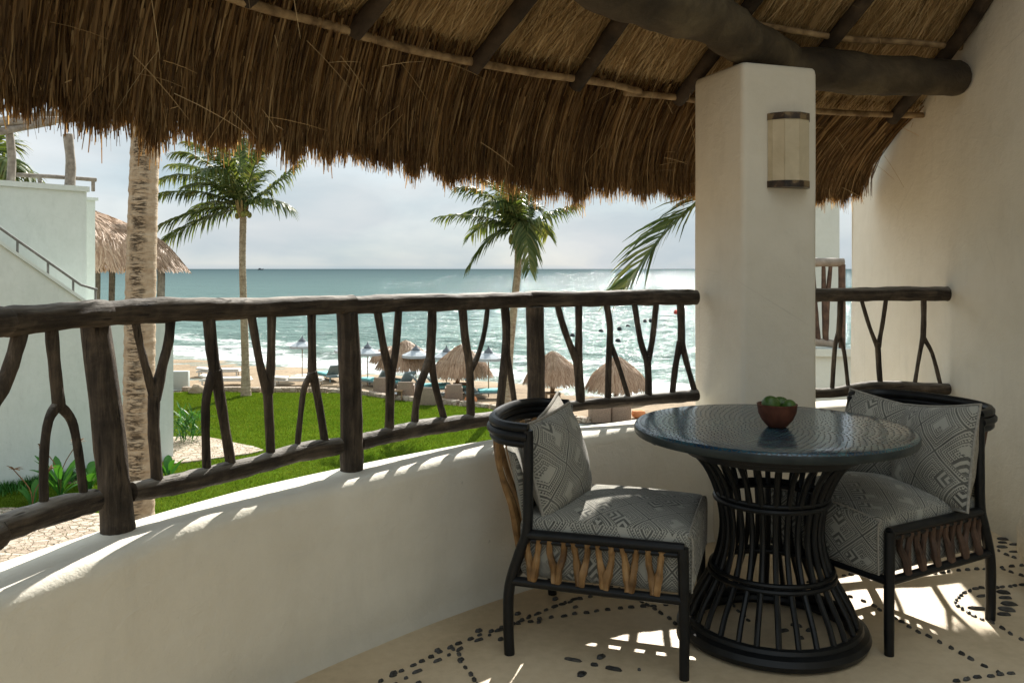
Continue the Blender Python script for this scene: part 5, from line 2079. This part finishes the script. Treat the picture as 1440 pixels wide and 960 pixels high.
# ------------------------------------------------------------------ planting by the building
def blade(m, p, d, L, w, bend, rr):
    d = d.normalized()
    side = d.cross(UP)
    side = side.normalized() if side.length > .05 else Vector((1, 0, 0))
    prev = None
    vs, fs = [], []
    for i in range(6):
        t = i / 5
        c = p + d * L * t - UP * bend * L * t * t
        ww = w * math.sin(math.pi * (.08 + .90 * t)) ** .8
        fold = UP * ww * .25
        vs += [c - side * ww + fold, c, c + side * ww + fold]
        if i:
            b = (i - 1) * 3
            fs += [(b, b + 1, b + 4, b + 3), (b + 1, b + 2, b + 5, b + 4)]
    m.add(vs, fs)


def broadleaf(label, px, py, Y, h, nl, seed, w=.10, flower=False, m='leaf'):
    b = U(px, py, Y)
    rr = random.Random(seed)
    t = thing('broadleaf_plant', label, 'plant', (b.x, b.y, GZ), group='broad leaved plants by the white wall')
    for i in range(nl):
        lm = MB()
        q = rr.uniform(0, 6.28)
        base = Vector((b.x + math.cos(q) * .08, b.y + math.sin(q) * .08, GZ + rr.uniform(.1, .4) * h))
        d = Vector((math.cos(q) * rr.uniform(.35, .9), math.sin(q) * rr.uniform(.35, .9), rr.uniform(.7, 1.3)))
        lm.tube([Vector((b.x, b.y, GZ)), base], .015, 5)
        blade(lm, base, d, h * rr.uniform(.45, .75), w * rr.uniform(.7, 1.2), rr.uniform(.1, .45), rr)
        obj('leaf', lm, M[m], t)
    if flower:
        for s in (-1, 1):
            fm = MB()
            tip = Vector((b.x + s * rr.uniform(.15, .55), b.y, GZ + h * rr.uniform(.9, 1.15)))
            fm.tube(smooth_path([Vector((b.x, b.y, GZ + .1)), Vector((b.x + s * .08, b.y, GZ + h * .6)), tip], 4), .012, 5)
            for k in range(9):
                q = rr.uniform(0, 6.28)
                blade(fm, tip, Vector((math.cos(q), math.sin(q), rr.uniform(-.2, 1.0))), .22, .03, .2, rr)
            obj('flower_head', fm, M['dry'], t)
    return t


def wallpt(px, py):
    return UZ(px, py, GZ).y


broadleaf('green broad leaved plant with dry flower heads against the white wall', 84, 690, 20.6, 1.35, 12, 31, .12, True)
broadleaf('small broad leaved plant just left of the first railing post', 126, 690, 21.5, 1.0, 9, 32, .11)
broadleaf('drooping broad leaved plant right of the near palm trunk', 236, 668, 22.4, 1.0, 9, 33, .11)
broadleaf('low leafy plant with a dried flower stalk at the far left', 46, 694, 19.9, .8, 6, 34, .07, True)
# spiky bush at the wall corner
b = U(262, 612, 27.4)
bush = thing('spiky_bush', 'spiky light green bush at the corner of the white building', 'bush', (b.x, b.y, GZ))
rr = random.Random(9)
for i in range(7):
    lm = MB()
    for k in range(26):
        q = rr.uniform(0, 6.28)
        o_ = Vector((b.x + rr.gauss(0, .22), b.y + rr.gauss(0, .22), GZ + rr.uniform(0, .9)))
        blade(lm, o_, Vector((math.cos(q) * rr.uniform(.3, 1.2), math.sin(q) * rr.uniform(.3, 1.2), rr.uniform(.2, 1.3))), rr.uniform(.4, .95), .022, rr.uniform(.1, .5), rr)
    obj('leaf_spray', lm, M['leaf'], bush)
# ground cover strip along the wall foot
gc = MB()
for i in range(2600):
    s_ = rr.uniform(-3.2, 2.6)
    p = bl(s_, -abs(rr.gauss(.12, .28)))
    q = rr.uniform(0, 6.28)
    base = Vector((p.x, p.y, GZ + .02))
    d = Vector((math.cos(q) * .5, math.sin(q) * .5, 1)) * rr.uniform(.14, .32)
    sd2 = Vector((-math.sin(q), math.cos(q), 0)) * .018
    gc.add([base - sd2, base + sd2, base + d], [(0, 1, 2)])
stuff(obj('ground_cover', gc, M['leaf'], flat=True))

# ------------------------------------------------------------------ neighbouring balcony seen past the column
nb = thing('neighbour_balcony', 'neighbouring pale balcony with brown log railing seen between column and side wall', 'balcony', (3.4, 9.2, 0))
cur = []
for i in range(13):
    q = math.radians(-60 + 120 * i / 12)
    cur.append((3.6 + 1.5 * math.sin(q), 10.3 - 1.3 * math.cos(q)))
m = MB()
outer = cur + [(x, y + .28) for x, y in cur[::-1]]
m.prism(outer, GZ, .42)
obj('parapet', m, M['plaster_out'], nb, flat=True)
obj('ledge', MB().prism([(x, y - .04) for x, y in cur] + [(x, y + .2) for x, y in cur[::-1]], .421, .50), M['plaster_out'], nb, flat=True)
obj('back_wall', MB().box((3.86, 12.5, -.5), (1.76, .3, 7.4)), M['plaster_out'], nb, flat=True)
YN = 9.1
def un(px, py): return U(px, py, YN)
SEED[0] = 500
log('top_rail', [un(1100, 370), un(1140, 369), un(1186, 369)], .050, nb, 'greywood')
log('bottom_rail', [un(1100, 480), un(1150, 481), un(1176, 484)], .045, nb, 'greywood')
log('post', [un(1184, 498), un(1184, 372)], .040, nb, 'twig_dark')
for pts in (([(1161, 475), (1159, 425), (1158, 374)]), ([(1161, 478), (1163, 430), (1168, 374)]), ([(1150, 478), (1147, 440), (1143, 374)])):
    log('baluster', [un(*p) for p in pts], [.035, .03, .022], nb, 'twig_dark')
